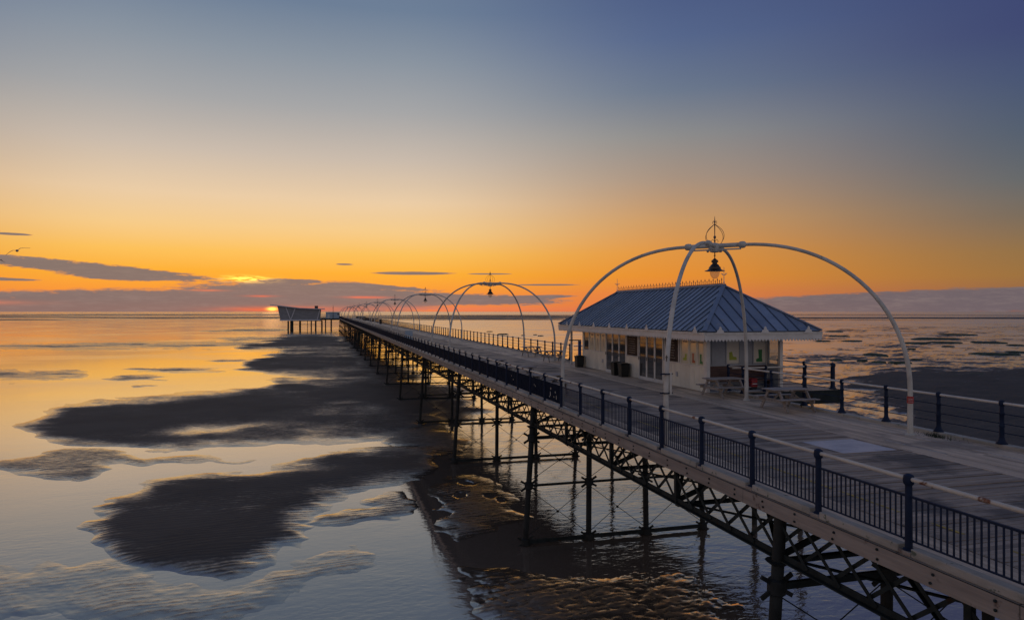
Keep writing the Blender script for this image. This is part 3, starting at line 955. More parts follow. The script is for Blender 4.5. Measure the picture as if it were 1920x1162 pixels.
# cross frames between the girders
cf = MB()
for i in range(3):
    a, b = ROWS[i] - 13, ROWS[i + 1] - 13
    cf.bar((a, 0, ZB + 0.05), (b, 0, ZT - 0.05), 0.05, 0.13).bar((a, 0.06, ZT - 0.05), (b, 0.06, ZB + 0.05), 0.05, 0.13)
cf.box(ROWS[0] - 13, ROWS[3] - 13, -0.08, 0.08, ZB - 0.10, ZB - 0.014)
cf.box(-4.4, 4.4, -0.1, 0.1, ZT + 0.014, ZT + 0.19)
cf_me = cf.mesh("cross_frame", M_iron)
wb = MB()
for i in range(3):
    a, b = ROWS[i] - 13, ROWS[i + 1] - 13
    wb.bar((a, 0, ZB - 0.03), (b, SPAN / 4, ZB - 0.03), 0.10, 0.03).bar((b, 0, ZB + 0.02), (a, SPAN / 4, ZB + 0.02), 0.10, 0.03)
wb_me = wb.mesh("wind_brace", M_iron)
for b, yb in enumerate(BENT[:-1]):
    for i in range(4):
        link("cross_frame", cf_me, pier, (0, yb + SPAN * i / 4, 0))
        link("wind_brace", wb_me, pier, (0, yb + SPAN * i / 4, 0))

# trestle: four iron piles, two horizontals, crossed tie rods
FEET = (8.57, 11.6, 14.46, 17.45)
TOPS = (9.02, 11.65, 14.36, 17.0)
LV = (0.16, 2.62, 4.72)


def at(i, z):
    t = (z + 0.6) / (ZT + 0.6)
    return Vector((FEET[i] + (TOPS[i] - FEET[i]) * t - 13, 0, z))


piles = []
for i in range(4):
    mb = MB()
    mb.tube([at(i, -0.6), at(i, ZT)], 0.125, 12)
    for z in LV:
        c = at(i, z)
        mb.tube([c - Vector((0, 0, 0.17)), c - Vector((0, 0, 0.13)), c + Vector((0, 0, 0.13)), c + Vector((0, 0, 0.17))], [0.14, 0.19, 0.19, 0.14], 10)
        for s in (-1, 1):
            mb.bar(c, c + Vector((s * 0.36, 0, 0.22)), 0.05, 0.09)
            mb.bar(c, c + Vector((s * 0.36, 0, -0.22)), 0.05, 0.09)
    c = at(i, ZB - 0.12)
    mb.tube([c, c + Vector((0, 0, 0.08))], [0.15, 0.26], 10)
    piles.append(mb.mesh("pile", M_pile, smooth=True))
tb_me = []
for z, hh in ((LV[0], 0.16), (LV[1], 0.09), (LV[2], 0.14)):
    tb_me.append(MB().bar(at(0, z), at(3, z), 0.10, hh).mesh("cross_beam", M_iron))
rods = []
for i in range(3):
    for j in range(2):
        mb = MB()
        za, zb = LV[j] + 0.16, LV[j + 1] - 0.16
        p0, p1, q0, q1 = at(i, za), at(i + 1, zb), at(i, zb), at(i + 1, za)
        e = Vector((0, 0.03, 0))
        mb.tube([p0 + e, p1 + e], 0.014, 5).tube([q0 - e, q1 - e], 0.014, 5)
        mid = (p0 + p1) / 2
        mb.tube([mid - e * 1.5, mid + e * 1.5], 0.05, 8)
        rods.append(mb.mesh("tie_rod", M_iron))
for b, yb in enumerate(BENT):
    tr = empty("trestle", (0, yb, 0), pier)
    for me in piles:
        link("pile", me, tr)
    for me in tb_me:
        link("cross_beam", me, tr)
    if b < 12:
        for me in rods:
            link("tie_rod", me, tr)

# --- platform that carries the kiosk, on the right of the deck
PX0, PX1, PY0, PY1 = 17.66, 23.1, 27.0, 47.6
plat = P(MB().box(PX0, PX1, PY0, PY1, D - 0.3, D - 0.05), "kiosk_platform", M_iron)
mb = MB()
y = PY0
while y < PY1 - 0.1:
    dz = random.uniform(-0.004, 0.002)
    mb.box(PX0 + 0.003, PX1, y + 0.003, y + 0.147, D - 0.047, D - 0.002 + dz)
    y += 0.15
tag(P(mb, "platform_planks", M_board, plat), kind="stuff")
P(MB().box(PX0, PX1 + 0.03, PY0 - 0.06, PY0 - 0.003, D - 0.62, D - 0.01), "platform_edge", M_iron, plat)
P(MB().box(PX1 + 0.003, PX1 + 0.06, PY0, PY1, D - 0.62, D - 0.01), "platform_edge", M_iron, plat)
for yy in (29.35, 46.5):
    for xx in (20.2, 22.8):
        P(MB().tube([(xx, yy, -0.6), (xx, yy, D - 0.3)], 0.125, 12).tube([(xx, yy, 2.45), (xx, yy, 2.8)], 0.19, 10), "pile", M_pile, plat, smooth=True)
    P(MB().bar((17.4, yy, 2.62), (22.8, yy, 2.62), 0.1, 0.09), "cross_beam", M_iron, plat)
    P(MB().bar((17.4, yy, D - 0.5), (23.0, yy, D - 0.5), 0.16, 0.3), "cross_beam", M_iron, plat)

# ================================================================ railings
PITCH = 1.96
lr = empty("railing", (8.47, 0, D))
tag(lr, "navy railing with close balusters and rusty cream handrail along the left pier edge", "railing")
post = MB().tube([(0, 0, -0.04), (0, 0, 0.0), (0, 0, 0.05), (0, 0, 0.07)], [0.085, 0.085, 0.085, 0.055], 10)
post.tube([(0, 0, 0.06), (0, 0, 1.02)], [0.055, 0.05], 10).lathe([(0.05, 1.0), (0.075, 1.03), (0.082, 1.09), (0.07, 1.15), (0.03, 1.175)], n=12)
post.box(-0.02, 0.02, -0.09, 0.09, 0.17, 0.20)
post_me = post.mesh("post", M_navy, smooth=True)
bal_me = MB().box(-0.007, 0.007, -0.0125, 0.0125, 0.2, 0.82).mesh("baluster", M_navy)
frame_me = MB().box(-0.011, 0.011, 0.05, PITCH - 0.05, 0.82, 0.845).box(-0.011, 0.011, 0.05, PITCH - 0.05, 0.175, 0.2).box(-0.022, 0.022, 0.05, PITCH - 0.05, 0.845, 0.855).mesh("panel_frame", M_navy)
sheet_me = MB().box(-0.011, 0.011, 0.05, PITCH - 0.05, 0.19, 0.845).box(-0.02, 0.02, 0.05, PITCH - 0.05, 0.845, 0.86).mesh("solid_panel", M_panel)
K0, K1 = -10, 188
for k in range(K0, K1):
    yy = 16.3 + PITCH * k
    link("post", post_me, lr, (0, yy, 0))
for k in range(K0, 80):
    yy = 16.3 + PITCH * k
    if k < 4:
        fr = link("panel_frame", frame_me, lr, (0, yy, 0))
        if yy > 4:
            for i in range(17):
                link("baluster", bal_me, fr, (random.uniform(-0.002, 0.002), 0.14 + i * 0.105, 0))
        else:
            mb = MB()
            for i in range(17):
                mb.box(-0.007, 0.007, 0.1275 + i * 0.105, 0.1525 + i * 0.105, 0.2, 0.82)
            mb.build("far_balusters", M_navy, fr)["kind"] = "stuff"
    else:
        link("solid_panel", sheet_me, lr, (0, yy, 0))
mb = MB()
for k in range(80, K1 - 1):
    yy = 16.3 + PITCH * k
    mb.box(-0.011, 0.011, yy + 0.05, yy + PITCH - 0.05, 0.19, 0.845)
mb.build("far_panels", M_panel, lr)["kind"] = "stuff"
# flaked paint marks on the first solid panels
mb = MB()
for k, marks in ((4, ((0.5, 0.3, 0.05, 0.16), (0.62, 0.52, 0.06, 0.08), (0.78, 0.33, 0.06, 0.07), (1.15, 0.6, 0.05, 0.1), (1.2, 0.36, 0.06, 0.18), (1.28, 0.3, 0.09, 0.05))), (5, ((1.2, 0.5, 0.06, 0.07), (1.35, 0.55, 0.05, 0.05))), (7, ((0.7, 0.45, 0.08, 0.06), (1.0, 0.6, 0.05, 0.05)))):
    for a, z, w, h in marks:
        yy = 16.3 + PITCH * k + a
        mb.prism([(yy, z), (yy + w, z + 0.02), (yy + w * 0.8, z + h), (yy + 0.01, z + h * 0.8)], 'x', -0.0135, -0.0112)
mb.build("flaked_paint", M_railw, lr)
hr = MB()
ya = 16.3 + PITCH * K0
hr.tube([(0, ya + (Y1 - 18 - ya) * i / 60, 1.1) for i in range(61)], 0.034, 10)
hr.build("handrail", M_rail, lr, smooth=True)

rpost = MB().lathe([(0.145, 0.0), (0.14, 0.02), (0.10, 0.07), (0.07, 0.15), (0.062, 0.2), (0.06, 0.44), (0.072, 0.46), (0.072, 0.5), (0.058, 0.52), (0.056, 0.76), (0.07, 0.78), (0.07, 0.82), (0.056, 0.84), (0.054, 1.0), (0.072, 1.02), (0.076, 1.1), (0.06, 1.15), (0.02, 1.165)], n=12)
rpost_me = rpost.mesh("post", M_navy, smooth=True)


def rail_run(parent, pts, ends=True, every=PITCH, top=M_railw):
    """posts with three thin rails and a white handrail along a polyline given in the parent's frame"""
    for a, b in zip(pts[:-1], pts[1:]):
        a, b = Vector(a), Vector(b)
        for z in (0.3, 0.54, 0.8):
            MB().tube([a + Vector((0, 0, z)), b + Vector((0, 0, z))], 0.013, 6).build("rail", M_navy, parent)
        MB().tube([a + Vector((0, 0, 1.08)), b + Vector((0, 0, 1.08))], 0.036, 10).build("handrail", top, parent, smooth=True)


Kz = 0.09
rn = empty("railing", (17.4, 0, D + Kz))
tag(rn, "navy post railing with white handrail on the right pier edge, nearest stretch", "railing")
rail_run(rn, [(0, -4, 0), (0, 27.2, 0)])
for k in range(-10, 6):
    link("post", rpost_me, rn, (0, 16.3 + PITCH * k, 0))
link("post", rpost_me, rn, (0, 27.2, 0))
rf = empty("railing", (17.4, 0, D + Kz))
tag(rf, "long open railing of thin navy posts running to the pier head beyond the kiosk", "railing")
rail_run(rf, [(0, 47.7, 0), (0, 382.0, 0)], top=M_rail)
for k in range(0, 171):
    link("post", rpost_me, rf, (0, 47.7 + PITCH * k, 0))
rp_ = empty("railing", (22.9, 27.2, D))
tag(rp_, "railing round the kiosk platform with thick navy corner posts", "railing")
rail_run(rp_, [(-5.3, 0, 0), (0, 0, 0), (0, 20.2, 0), (-5.3, 20.2, 0)])
thick = MB().lathe([(0.17, 0), (0.165, 0.03), (0.12, 0.09), (0.1, 0.16), (0.1, 1.04), (0.125, 1.06), (0.125, 1.14), (0.09, 1.2), (0.02, 1.22)], n=12).mesh("corner_post", M_navy, smooth=True)
link("corner_post", thick, rp_)
for k in range(1, 10):
    link("post", rpost_me, rp_, (0, 2.0 * k, 0))
link("corner_post", thick, rp_, (0, 20.2, 0))
for x in (-1.5, -3.6):
    link("post", rpost_me, rp_, (x, 0, 0))
    link("post", rpost_me, rp_, (x, 20.2, 0))

# ================================================================ lamp arches
ARCH_LEGS = []


def make_arch():
    root = empty("lamp_arch")
    HUB = 5.78
    for sx, sy in ((1, 1), (-1, -1), (-1, 1), (1, -1)):
        dx, dy = 3.93 * sx, 4.05 * sy
        R_ = math.hypot(dx, dy)
        ux, uy = dx / R_, dy / R_
        r0, zs = 0.9, 1.3
        pts = [(dx, dy, 0), (dx, dy, 0.7), (dx, dy, zs)]
        for i in range(1, 25):
            t = i / 24 * math.pi / 2
            rr = r0 + (R_ - r0) * math.cos(t) ** 0.93
            pts.append((ux * rr, uy * rr, zs + (HUB - zs) * math.sin(t) ** 0.97))
        rad = [0.078 if z < 1.3 else 0.068 - 0.012 * (z - 1.3) / 4.4 for _, _, z in pts]
        leg = MB().tube(pts, rad, 10).build("arch_leg", M_arch, root, smooth=True)
        ARCH_LEGS.append(leg)
        MB().lathe([(0.14, 0), (0.14, 0.03), (0.095, 0.05), (0.09, 0.12)], (dx, dy, 0), 12).build("foot_plate", M_arch, leg, smooth=True)
        c1 = Vector((ux * 1.0, uy * 1.0, HUB - 0.003))
        c0 = Vector((ux * 0.78, uy * 0.78, HUB))
        MB().tube([c0, c0 + (c1 - c0) * 0.15, c0 + (c1 - c0) * 0.5, c0 + (c1 - c0) * 0.85, c1], [0.075, 0.105, 0.115, 0.105, 0.075], 12).build("collar", M_arch, leg, smooth=True)
    mb = MB()
    for sx in (1, -1):
        u = Vector((3.93 * sx, 4.05, 0)).normalized()
        mb.tube([-u * 0.8 + Vector((0, 0, HUB)), u * 0.8 + Vector((0, 0, HUB))], 0.075, 10)
        mb.bar(-u * 0.85 + Vector((0, 0, HUB - 0.13)), u * 0.85 + Vector((0, 0, HUB - 0.13)), 0.05, 0.05)
    mb.lathe([(0.10, -0.22), (0.16, -0.2), (0.17, 0.02), (0.12, 0.08), (0.05, 0.1)], (0, 0, HUB), 12)
    for k in range(4):
        a = k * math.pi / 2 + 0.3
        mb.lathe([(0.03, -0.2), (0.05, -0.17), (0.03, -0.12)], (0.3 * math.cos(a), 0.3 * math.sin(a), HUB), 6)
    mb.build("hub", M_arch, root, smooth=True)
    mb = MB().tube([(0, 0, HUB + 0.08), (0, 0, HUB + 0.45), (0, 0, HUB + 0.8), (0, 0, HUB + 1.0)], [0.016, 0.016, 0.022, 0.003], 6)
    mb.lathe([(0.012, 0), (0.04, 0.04), (0.045, 0.09), (0.012, 0.13)], (0, 0, HUB + 0.22), 8)
    fin = mb.build("finial", M_wire, root, smooth=True)
    for k in range(4):
        a = k * math.pi / 2 + 0.28
        pts = []
        for i in range(15):
            s = i / 14
            rr = 0.40 * math.sin(math.pi * min(s * 0.62 + 0.36, 1.0)) if s > 0.03 else 0.33
            rr = max(0.40 * (1 - (abs(s - 0.38) / 0.62) ** 2.0), 0.015)
            if s < 0.38:
                rr = 0.40 - 0.14 * ((0.38 - s) / 0.38) ** 2
            pts.append((rr * math.cos(a), rr * math.sin(a), HUB + 0.06 + 0.66 * s))
        MB().tube(pts, 0.0085, 5).build("scroll", M_wire, fin)
        for z0, s in ((0.16, 0.16), (0.78, 0.085)):
            pts = []
            for i in range(10):
                t = i / 9 * 1.6 * math.pi
                rr = 0.02 + s * (i / 9) * 0.9 if i < 6 else 0.02 + s * (0.9 * 6 / 9) + 0.02 * math.sin(t)
                pts.append((rr * math.cos(a + 0.6), rr * math.sin(a + 0.6), HUB + z0 + 0.05 * math.sin(t)))
            MB().tube(pts, 0.007, 4).build("scroll", M_wire, fin)
    lampz = HUB - 0.2
    mb = MB().tube([(0, 0, lampz), (0, 0, lampz - 0.24)], 0.018, 6).lathe([(0.012, 0), (0.04, 0.02), (0.012, 0.05)], (0, 0, lampz - 0.14), 8)
    mb.lathe([(0.335, 0.0), (0.33, 0.012), (0.25, 0.035), (0.2, 0.075), (0.195, 0.13), (0.155, 0.16), (0.14, 0.2), (0.085, 0.24), (0.08, 0.28), (0.115, 0.3), (0.115, 0.35), (0.06, 0.39), (0.035, 0.42), (0.01, 0.43)], (0, 0, lampz - 0.64), 16)
    lp = mb.build("lamp_hood", M_lamp, root, smooth=True)
    MB().lathe([(0.012, -0.255), (0.07, -0.24), (0.125, -0.18), (0.16, -0.09), (0.168, -0.004)], (0, 0, lampz - 0.64), 16).build("lamp_globe", M_globe, lp, smooth=True)
    return root


ARCH_Y = (20.5, 52.6, 88.0, 126.5, 168.0, 210.0, 254.0, 298.0, 340.0, 374.0)
ARCH_L = ("nearest and largest white lamp arch, spanning the deck in front of the kiosk", "white lamp arch just beyond the kiosk, second from the camera",
          "third white lamp arch along the pier", "fourth white lamp arch along the pier, small and distant", "fifth white lamp arch along the pier",
          "sixth white lamp arch along the pier", "seventh white lamp arch along the pier, tiny in the distance", "eighth white lamp arch along the pier, near the pier head",
          "ninth white lamp arch, last but one before the pier head", "last white lamp arch at the pier head")
a0 = make_arch()
for i, y in enumerate(ARCH_Y):
    o = a0 if i == 0 else copy_tree(a0)
    o.location = (12.6, y, D + 0.004)
    tag(o, ARCH_L[i], "lamp arch", "lamp arches across the pier")
# straps, a small mark and a red sticker on the nearest arch
lnl, lnr = ARCH_LEGS[1], ARCH_LEGS[3]
cx, cy = -3.93, -4.05
for z in (1.45, 1.95):
    MB().tube([(cx, cy, z), (cx, cy, z + 0.03)], 0.1, 12).box(cx - 0.17, cx + 0.19, cy - 0.02, cy + 0.02, z, z + 0.03).build("strap", M_navy, lnl)
MB().tube([(cx + 0.13, cy, 1.42), (cx + 0.13, cy, 2.0)], 0.035, 8).build("conduit", M_railw, lnl)
MB().box(cx - 0.035, cx - 0.012, cy - 0.084, cy - 0.0705, 2.3, 2.46).box(cx - 0.06, cx + 0.014, cy - 0.086, cy - 0.073, 2.39, 2.415).build("stencil_mark", M_black, lnl)
cx = 3.93
st = MB().tube([(cx, cy, 0.93), (cx, cy, 1.13)], 0.0875, 14, cap=False).build("red_sticker", M_red, lnr, smooth=True)
mb = MB()
for z, w in ((0.965, 0.05), (1.01, 0.06), (1.055, 0.045)):
    for k in range(5):
        an = math.radians(195 + k * 17)
        mb.box(cx + 0.089 * math.cos(an) - 0.007, cx + 0.089 * math.cos(an) + 0.007, cy + 0.089 * math.sin(an) - 0.004, cy + 0.089 * math.sin(an) + 0.004, z, z + 0.016)
mb.build("sticker_print", M_white, lnr)

# ================================================================ kiosk
WX0, WX1 = 16.42, 20.25                # side walls
WY0, WY1 = 27.35, 42.6                 # end walls
kiosk = empty("kiosk", (16.42, 27.35, D))
tag(kiosk, "cream timber kiosk with hipped blue metal roof on the right of the pier", "kiosk")


def K(mb, name, m, parent=None, **kw):
    return P(mb, name, m, parent or kiosk, **kw)


FL = D + 0.012
WT = D + 2.62
# core: floor, solid back and far wall, ceiling
K(MB().box(WX0 + 0.06, WX1 + 0.35, WY0 + 0.02, WY1 - 0.02, D + 0.004, FL + 0.03), "floor_slab", M_wallg)
K(MB().box(WX1 - 0.08, WX1, 28.35, WY1, FL + 0.03, WT), "back_wall", M_wall)
K(MB().box(WX0, WX1 - 0.08, WY1 - 0.08, WY1, FL + 0.03, WT), "far_wall", M_wall)
for yy in (44.9,):
    for xx in (16.5, 18.6, 20.7):
        K(MB().box(xx - 0.06, xx + 0.06, yy - 0.06, yy + 0.06, D, WT), "far_post", M_white)
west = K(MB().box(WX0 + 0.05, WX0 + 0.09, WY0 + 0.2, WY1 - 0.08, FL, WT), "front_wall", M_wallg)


def board(y0, y1, z0, z1, x=WX0, m=M_wall, name="wall_board", d=0.048):
    return K(MB().box(x, x + d, y0 + 0.006, y1 - 0.006, D + z0, D + z1), name, m, west, bevel=0.004)


def boards(y0, y1, z0, z1, n):
    for i in range(n):
        board(y0 + (y1 - y0) * i / n, y0 + (y1 - y0) * (i + 1) / n, z0, z1)


# lower boards, window bays and sill rail
boards(27.56, 31.45, 0.02, 1.12, 9)
boards(34.2, 35.85, 0.02, 1.12, 4)
boards(38.7, 42.55, 0.02, 1.12, 9)
for a, b in ((27.5, 31.45), (34.2, 35.85), (38.7, 42.56)):
    K(MB().box(WX0 - 0.03, WX0 + 0.05, a, b, D + 1.12, D + 1.165), "sill", M_white, west)


def bay(y0, y1, pic=None):
    """a narrow window bay: white mullions, pale blind panel, optional picture"""
    fr = K(MB().box(WX0 - 0.012, WX0 + 0.05, y0, y0 + 0.06, D + 1.166, D + 2.6).box(WX0 - 0.012, WX0 + 0.05, y1 - 0.06, y1, D + 1.166, D + 2.6)
           .box(WX0 - 0.01, WX0 + 0.05, y0 + 0.061, y1 - 0.061, D + 2.3, D + 2.6), "window_bay", M_wall, west)
    P(MB().box(WX0 + 0.02, WX0 + 0.045, y0 + 0.061, y1 - 0.061, D + 1.166, D + 2.299), "blind_panel", M_blind, west)
    return fr


BOOT = [(-0.1, -0.18), (0.12, -0.18), (0.13, -0.1), (0.03, -0.06), (0.05, 0.2), (-0.09, 0.2), (-0.08, -0.05)]
SHOE = [(-0.15, -0.12), (0.13, -0.12), (0.14, 0.14), (0.03, 0.16), (-0.01, 0.0), (-0.13, -0.02)]


def picture(poly, y, z, m, x=WX0 + 0.0195, s=1.0, parent=None):
    P(MB().prism([(y - a * s, D + z + b * s) for a, b in poly], 'x', x - 0.004, x), "picture", m, parent or west)


for (a, b), (pl, pm) in zip(((28.92, 29.72), (28.2, 28.9), (27.58, 28.18)), ((SHOE, M_lime), (BOOT, M_orange), (BOOT, M_green))):
    bay(a, b)
    picture(pl, (a + b) / 2, 1.45, pm, s=1.15)
    K(MB().box(WX0 + 0.015, WX0 + 0.019, (a + b) / 2 - 0.2, (a + b) / 2 + 0.2, D + 2.16, D + 2.24), "picture", M_print, west)
for a, b in ((38.72, 39.6), (39.62, 40.5), (40.52, 41.4)):
    bay(a, b)
    K(MB().box(WX0 + 0.012, WX0 + 0.019, (a + b) / 2 - 0.16, (a + b) / 2 + 0.16, D + 2.08, D + 2.2).box(WX0 + 0.012, WX0 + 0.019, (a + b) / 2 - 0.05, (a + b) / 2 + 0.05, D + 1.5, D + 1.95), "picture", M_print, west)
K(MB().box(WX0 - 0.01, WX0 + 0.05, 41.42, 41.5, D + 1.166, D + 2.6).box(WX0 - 0.01, WX0 + 0.05, 42.3, 42.54, D + 1.166, D + 2.6).box(WX0, WX0 + 0.05, 41.501, 42.299, D + 2.36, D + 2.6), "window_frame", M_wall, west)
K(MB().box(WX0 + 0.02, WX0 + 0.03, 41.501, 42.299, D + 1.166, D + 2.359), "window_pane", M_glass, west)


def menu(y0, y1):
    z0, z1 = 1.2, 2.5
    K(MB().box(WX0 - 0.012, WX0 + 0.05, y0 - 0.07, y0 - 0.003, D + 1.166, D + 2.6).box(WX0 - 0.012, WX0 + 0.05, y1 + 0.003, y1 + 0.07, D + 1.166, D + 2.6)
      .box(WX0 - 0.012, WX0 + 0.05, y0, y1, D + 2.51, D + 2.6), "board_frame", M_white, west)
    mbd = K(MB().box(WX0 - 0.005, WX0 + 0.048, y0, y1, D + z0, D + 2.505), "menu_board", M_menu, west)
    mb = MB()
    for i in range(9):
        z = z1 - 0.16 - i * 0.125
        w = (y1 - y0) * random.uniform(0.3, 0.62)
        c = (y0 + y1) / 2 + random.uniform(-0.05, 0.05)
        s = c - w / 2
        while s < c + w / 2:                       # short illegible word-length dashes
            L = random.uniform(0.05, 0.16)
            mb.box(WX0 - 0.0085, WX0 - 0.0055, s, s + L, D + z, D + z + 0.022)
            s += L + 0.03
    mb2 = P(mb, "menu_print", M_print, west)


menu(29.92, 31.2)
menu(34.36, 35.7)


def doors(y0, y1, n, openleaf=False):
    z1 = 2.5
    st = (y1 - y0) / n
    K(MB().box(WX0 - 0.02, WX0 + 0.05, y0, y1, D + 2.501, D + 2.6).box(WX0 - 0.02, WX0 + 0.05, y0, y1, D + 0.0, D + 0.05), "door_frame", M_white, west)
    for i in range(n):
        a, b = y0 + i * st, y0 + (i + 1) * st
        dr = K(MB().box(WX0 - 0.012, WX0 + 0.05, a + 0.004, a + 0.075, D + 0.055, D + z1).box(WX0 - 0.012, WX0 + 0.05, b - 0.075, b - 0.004, D + 0.055, D + z1)
               .box(WX0 - 0.01, WX0 + 0.05, a + 0.076, b - 0.076, D + z1 - 0.08, D + z1).box(WX0 - 0.01, WX0 + 0.05, a + 0.076, b - 0.076, D + 0.055, D + 0.16), "door", M_white, west)
        K(MB().box(WX0 + 0.015, WX0 + 0.03, a + 0.076, b - 0.076, D + 0.161, D + z1 - 0.081), "door_glass", M_glass, west)
        K(MB().box(WX0 - 0.05, WX0 - 0.013, b - 0.06, b - 0.035, D + 1.02, D + 1.2), "door_handle", M_wire, west)


doors(31.45, 34.2, 3)
doors(35.85, 38.7, 3)
K(MB().box(WX0 - 0.05, WX0 - 0.001, 29.95, 30.1, D + 0.5, D + 0.72), "meter_box", M_wallg, west, bevel=0.01)
K(MB().box(WX0 - 0.05, WX0 - 0.001, 39.1, 39.25, D + 0.5, D + 0.72), "meter_box", M_wallg, west, bevel=0.01)
# near end: corner posts and the recessed shelter wall with bench
K(MB().box(WX0 - 0.02, WX0 + 0.16, WY0, WY0 + 0.2, D + 0.012, WT), "corner_post", M_white, bevel=0.008)
K(MB().box(WX1 - 0.08, WX1 + 0.08, WY0, WY0 + 0.16, D + 0.012, WT), "corner_post", M_white, bevel=0.008)
RY = 28.32
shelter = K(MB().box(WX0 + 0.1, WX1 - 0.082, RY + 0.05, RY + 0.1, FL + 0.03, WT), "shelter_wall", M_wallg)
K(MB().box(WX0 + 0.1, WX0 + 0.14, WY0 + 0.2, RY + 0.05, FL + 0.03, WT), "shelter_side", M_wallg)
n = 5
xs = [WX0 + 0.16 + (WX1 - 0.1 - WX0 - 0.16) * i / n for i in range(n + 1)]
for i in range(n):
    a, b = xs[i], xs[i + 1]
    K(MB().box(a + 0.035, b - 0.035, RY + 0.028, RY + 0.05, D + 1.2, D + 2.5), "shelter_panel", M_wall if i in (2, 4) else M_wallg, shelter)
    K(MB().box(a - 0.03, a + 0.03, RY, RY + 0.049, D + 1.15, D + 2.58), "mullion", M_wallg, shelter)
K(MB().box(xs[0], xs[-1], RY - 0.01, RY + 0.049, D + 1.09, D + 1.15), "dado_rail", M_wallg, shelter)
for i in range(4):
    z = 0.5 + i * 0.148
    K(MB().box(xs[0] + 0.01, xs[-1] - 0.01, RY - 0.01, RY + 0.049, D + z, D + z + 0.142), "bench_back_board", M_brown, shelter)
K(MB().box(xs[0] + 0.01, xs[-1] - 0.01, RY - 0.5, RY - 0.012, D + 0.42, D + 0.47).box(xs[0] + 0.1, xs[0] + 0.16, RY - 0.45, RY - 0.05, D + 0.03, D + 0.419).box(xs[-1] - 0.16, xs[-1] - 0.1, RY - 0.45, RY - 0.05, D + 0.03, D + 0.419), "bench_seat", M_brown, shelter)
for i, (pl, pm, s) in {2: (SHOE, M_lime, 1.4), 4: (BOOT, M_green, 1.5)}.items():
    xm = (xs[i] + xs[i + 1]) / 2
    K(MB().prism([(xm - a * s, D + 1.52 + b * s) for a, b in pl], 'y', RY + 0.02, RY + 0.027), "picture", pm, shelter)
# glazed side screen on the right of the shelter
K(MB().box(WX1 - 0.04, WX1 + 0.02, WY0 + 0.16, RY + 0.05, D + 0.03, D + 1.13).box(WX1 - 0.05, WX1 + 0.03, WY0 + 0.16, RY + 0.05, D + 1.131, D + 1.18)
  .box(WX1 - 0.04, WX1 + 0.02, RY - 0.07, RY + 0.05, D + 1.181, D + 2.58).box(WX1 - 0.04, WX1 + 0.02, WY0 + 0.161, RY - 0.071, D + 2.42, D + 2.58), "side_screen", M_wallg)
K(MB().box(WX1 - 0.015, WX1 - 0.005, WY0 + 0.161, RY - 0.071, D + 1.181, D + 2.419), "screen_pane", M_pane)

# roof
RX0, RX1, RY0, RY1 = 15.75, 21.7, 26.45, 45.45
RXM = (RX0 + RX1) / 2
ZE, ZR = D + 2.75, D + 4.85
GY0, GY1 = 29.65, 42.25                # ridge ends
roof = K(MB().add([(RX0 + 0.05, RY0 + 0.05, ZE - 0.05), (RX1 - 0.05, RY0 + 0.05, ZE - 0.05), (RX1 - 0.05, RY1 - 0.05, ZE - 0.05), (RX0 + 0.05, RY1 - 0.05, ZE - 0.05), (RXM, GY0, ZR - 0.07), (RXM, GY1, ZR - 0.07)],
                  [(0, 1, 4), (1, 2, 5, 4), (2, 3, 5), (3, 0, 4, 5), (0, 3, 2, 1)]), "roof", M_seam)


def slope_pt(side, s, t):
    """side: W,E,S,N; s along the eave (world coordinate), t 0 eave .. 1 ridge level"""
    z = ZE + (ZR - ZE) * t
    if side == 'W':
        return Vector((RX0 + (RXM - RX0) * t, s, z))
    if side == 'E':
        return Vector((RX1 + (RXM - RX1) * t, s, z))
    if side == 'S':
        return Vector((s, RY0 + (GY0 - RY0) * t, z))
    return Vector((s, RY1 + (GY1 - RY1) * t, z))


def tmax(side, s):
    if side in 'WE':
        if s < GY0:
            return (s - RY0) / (GY0 - RY0)
        if s > GY1:
            return (RY1 - s) / (RY1 - GY1)
        return 1.0
    return (s - RX0) / (RXM - RX0) if s < RXM else (RX1 - s) / (RX1 - RXM)


NRM = {'W': Vector((-(ZR - ZE), 0, RXM - RX0)).normalized(), 'E': Vector((ZR - ZE, 0, RXM - RX0)).normalized(),
       'S': Vector((0, -(ZR - ZE), GY0 - RY0)).normalized(), 'N': Vector((0, ZR - ZE, RY1 - GY1)).normalized()}
for side, lo, hi, step in (('W', RY0, RY1, 0.5), ('E', RY0, RY1, 0.5), ('S', RX0, RX1, 0.595), ('N', RX0, RX1, 0.595)):
    cnt = int(round((hi - lo) / step))
    for i in range(cnt):
        a, b = lo + (hi - lo) * i / cnt, lo + (hi - lo) * (i + 1) / cnt
        ta, tb_ = max(tmax(side, a), 0), max(tmax(side, b), 0)
        nn_ = NRM[side]
        # break the top edge at a ridge end so that hips stay straight
        top = [(b, tb_)]
        for e in ((GY0, GY1) if side in 'WE' else (RXM,)):
            if a < e < b:
                top.append((e, 1.0))
        top.append((a, ta))
        pts = [slope_pt(side, a, 0), slope_pt(side, b, 0)] + [slope_pt(side, s, t) for s, t in top if t > 0.001]
        k = len(pts)
        if k < 3:
            continue
        up = [p + nn_ * 0.004 for p in pts]
        dn = [p - nn_ * 0.03 for p in pts]
        pan = MB().add(up + dn, [tuple(range(k)), tuple(range(2 * k - 1, k - 1, -1))] + [(j, j + k, (j + 1) % k + k, (j + 1) % k) for j in range(k)])
        po = K(pan, "roof_panel", M_roof, roof)
        if i > 0 and ta > 0.02:
            p, q = slope_pt(side, a, 0.0), slope_pt(side, a, ta)
            K(MB().bar(p + nn_ * 0.022, q + nn_ * 0.022, 0.035, 0.04, up=tuple(nn_)), "seam", M_seam, roof)
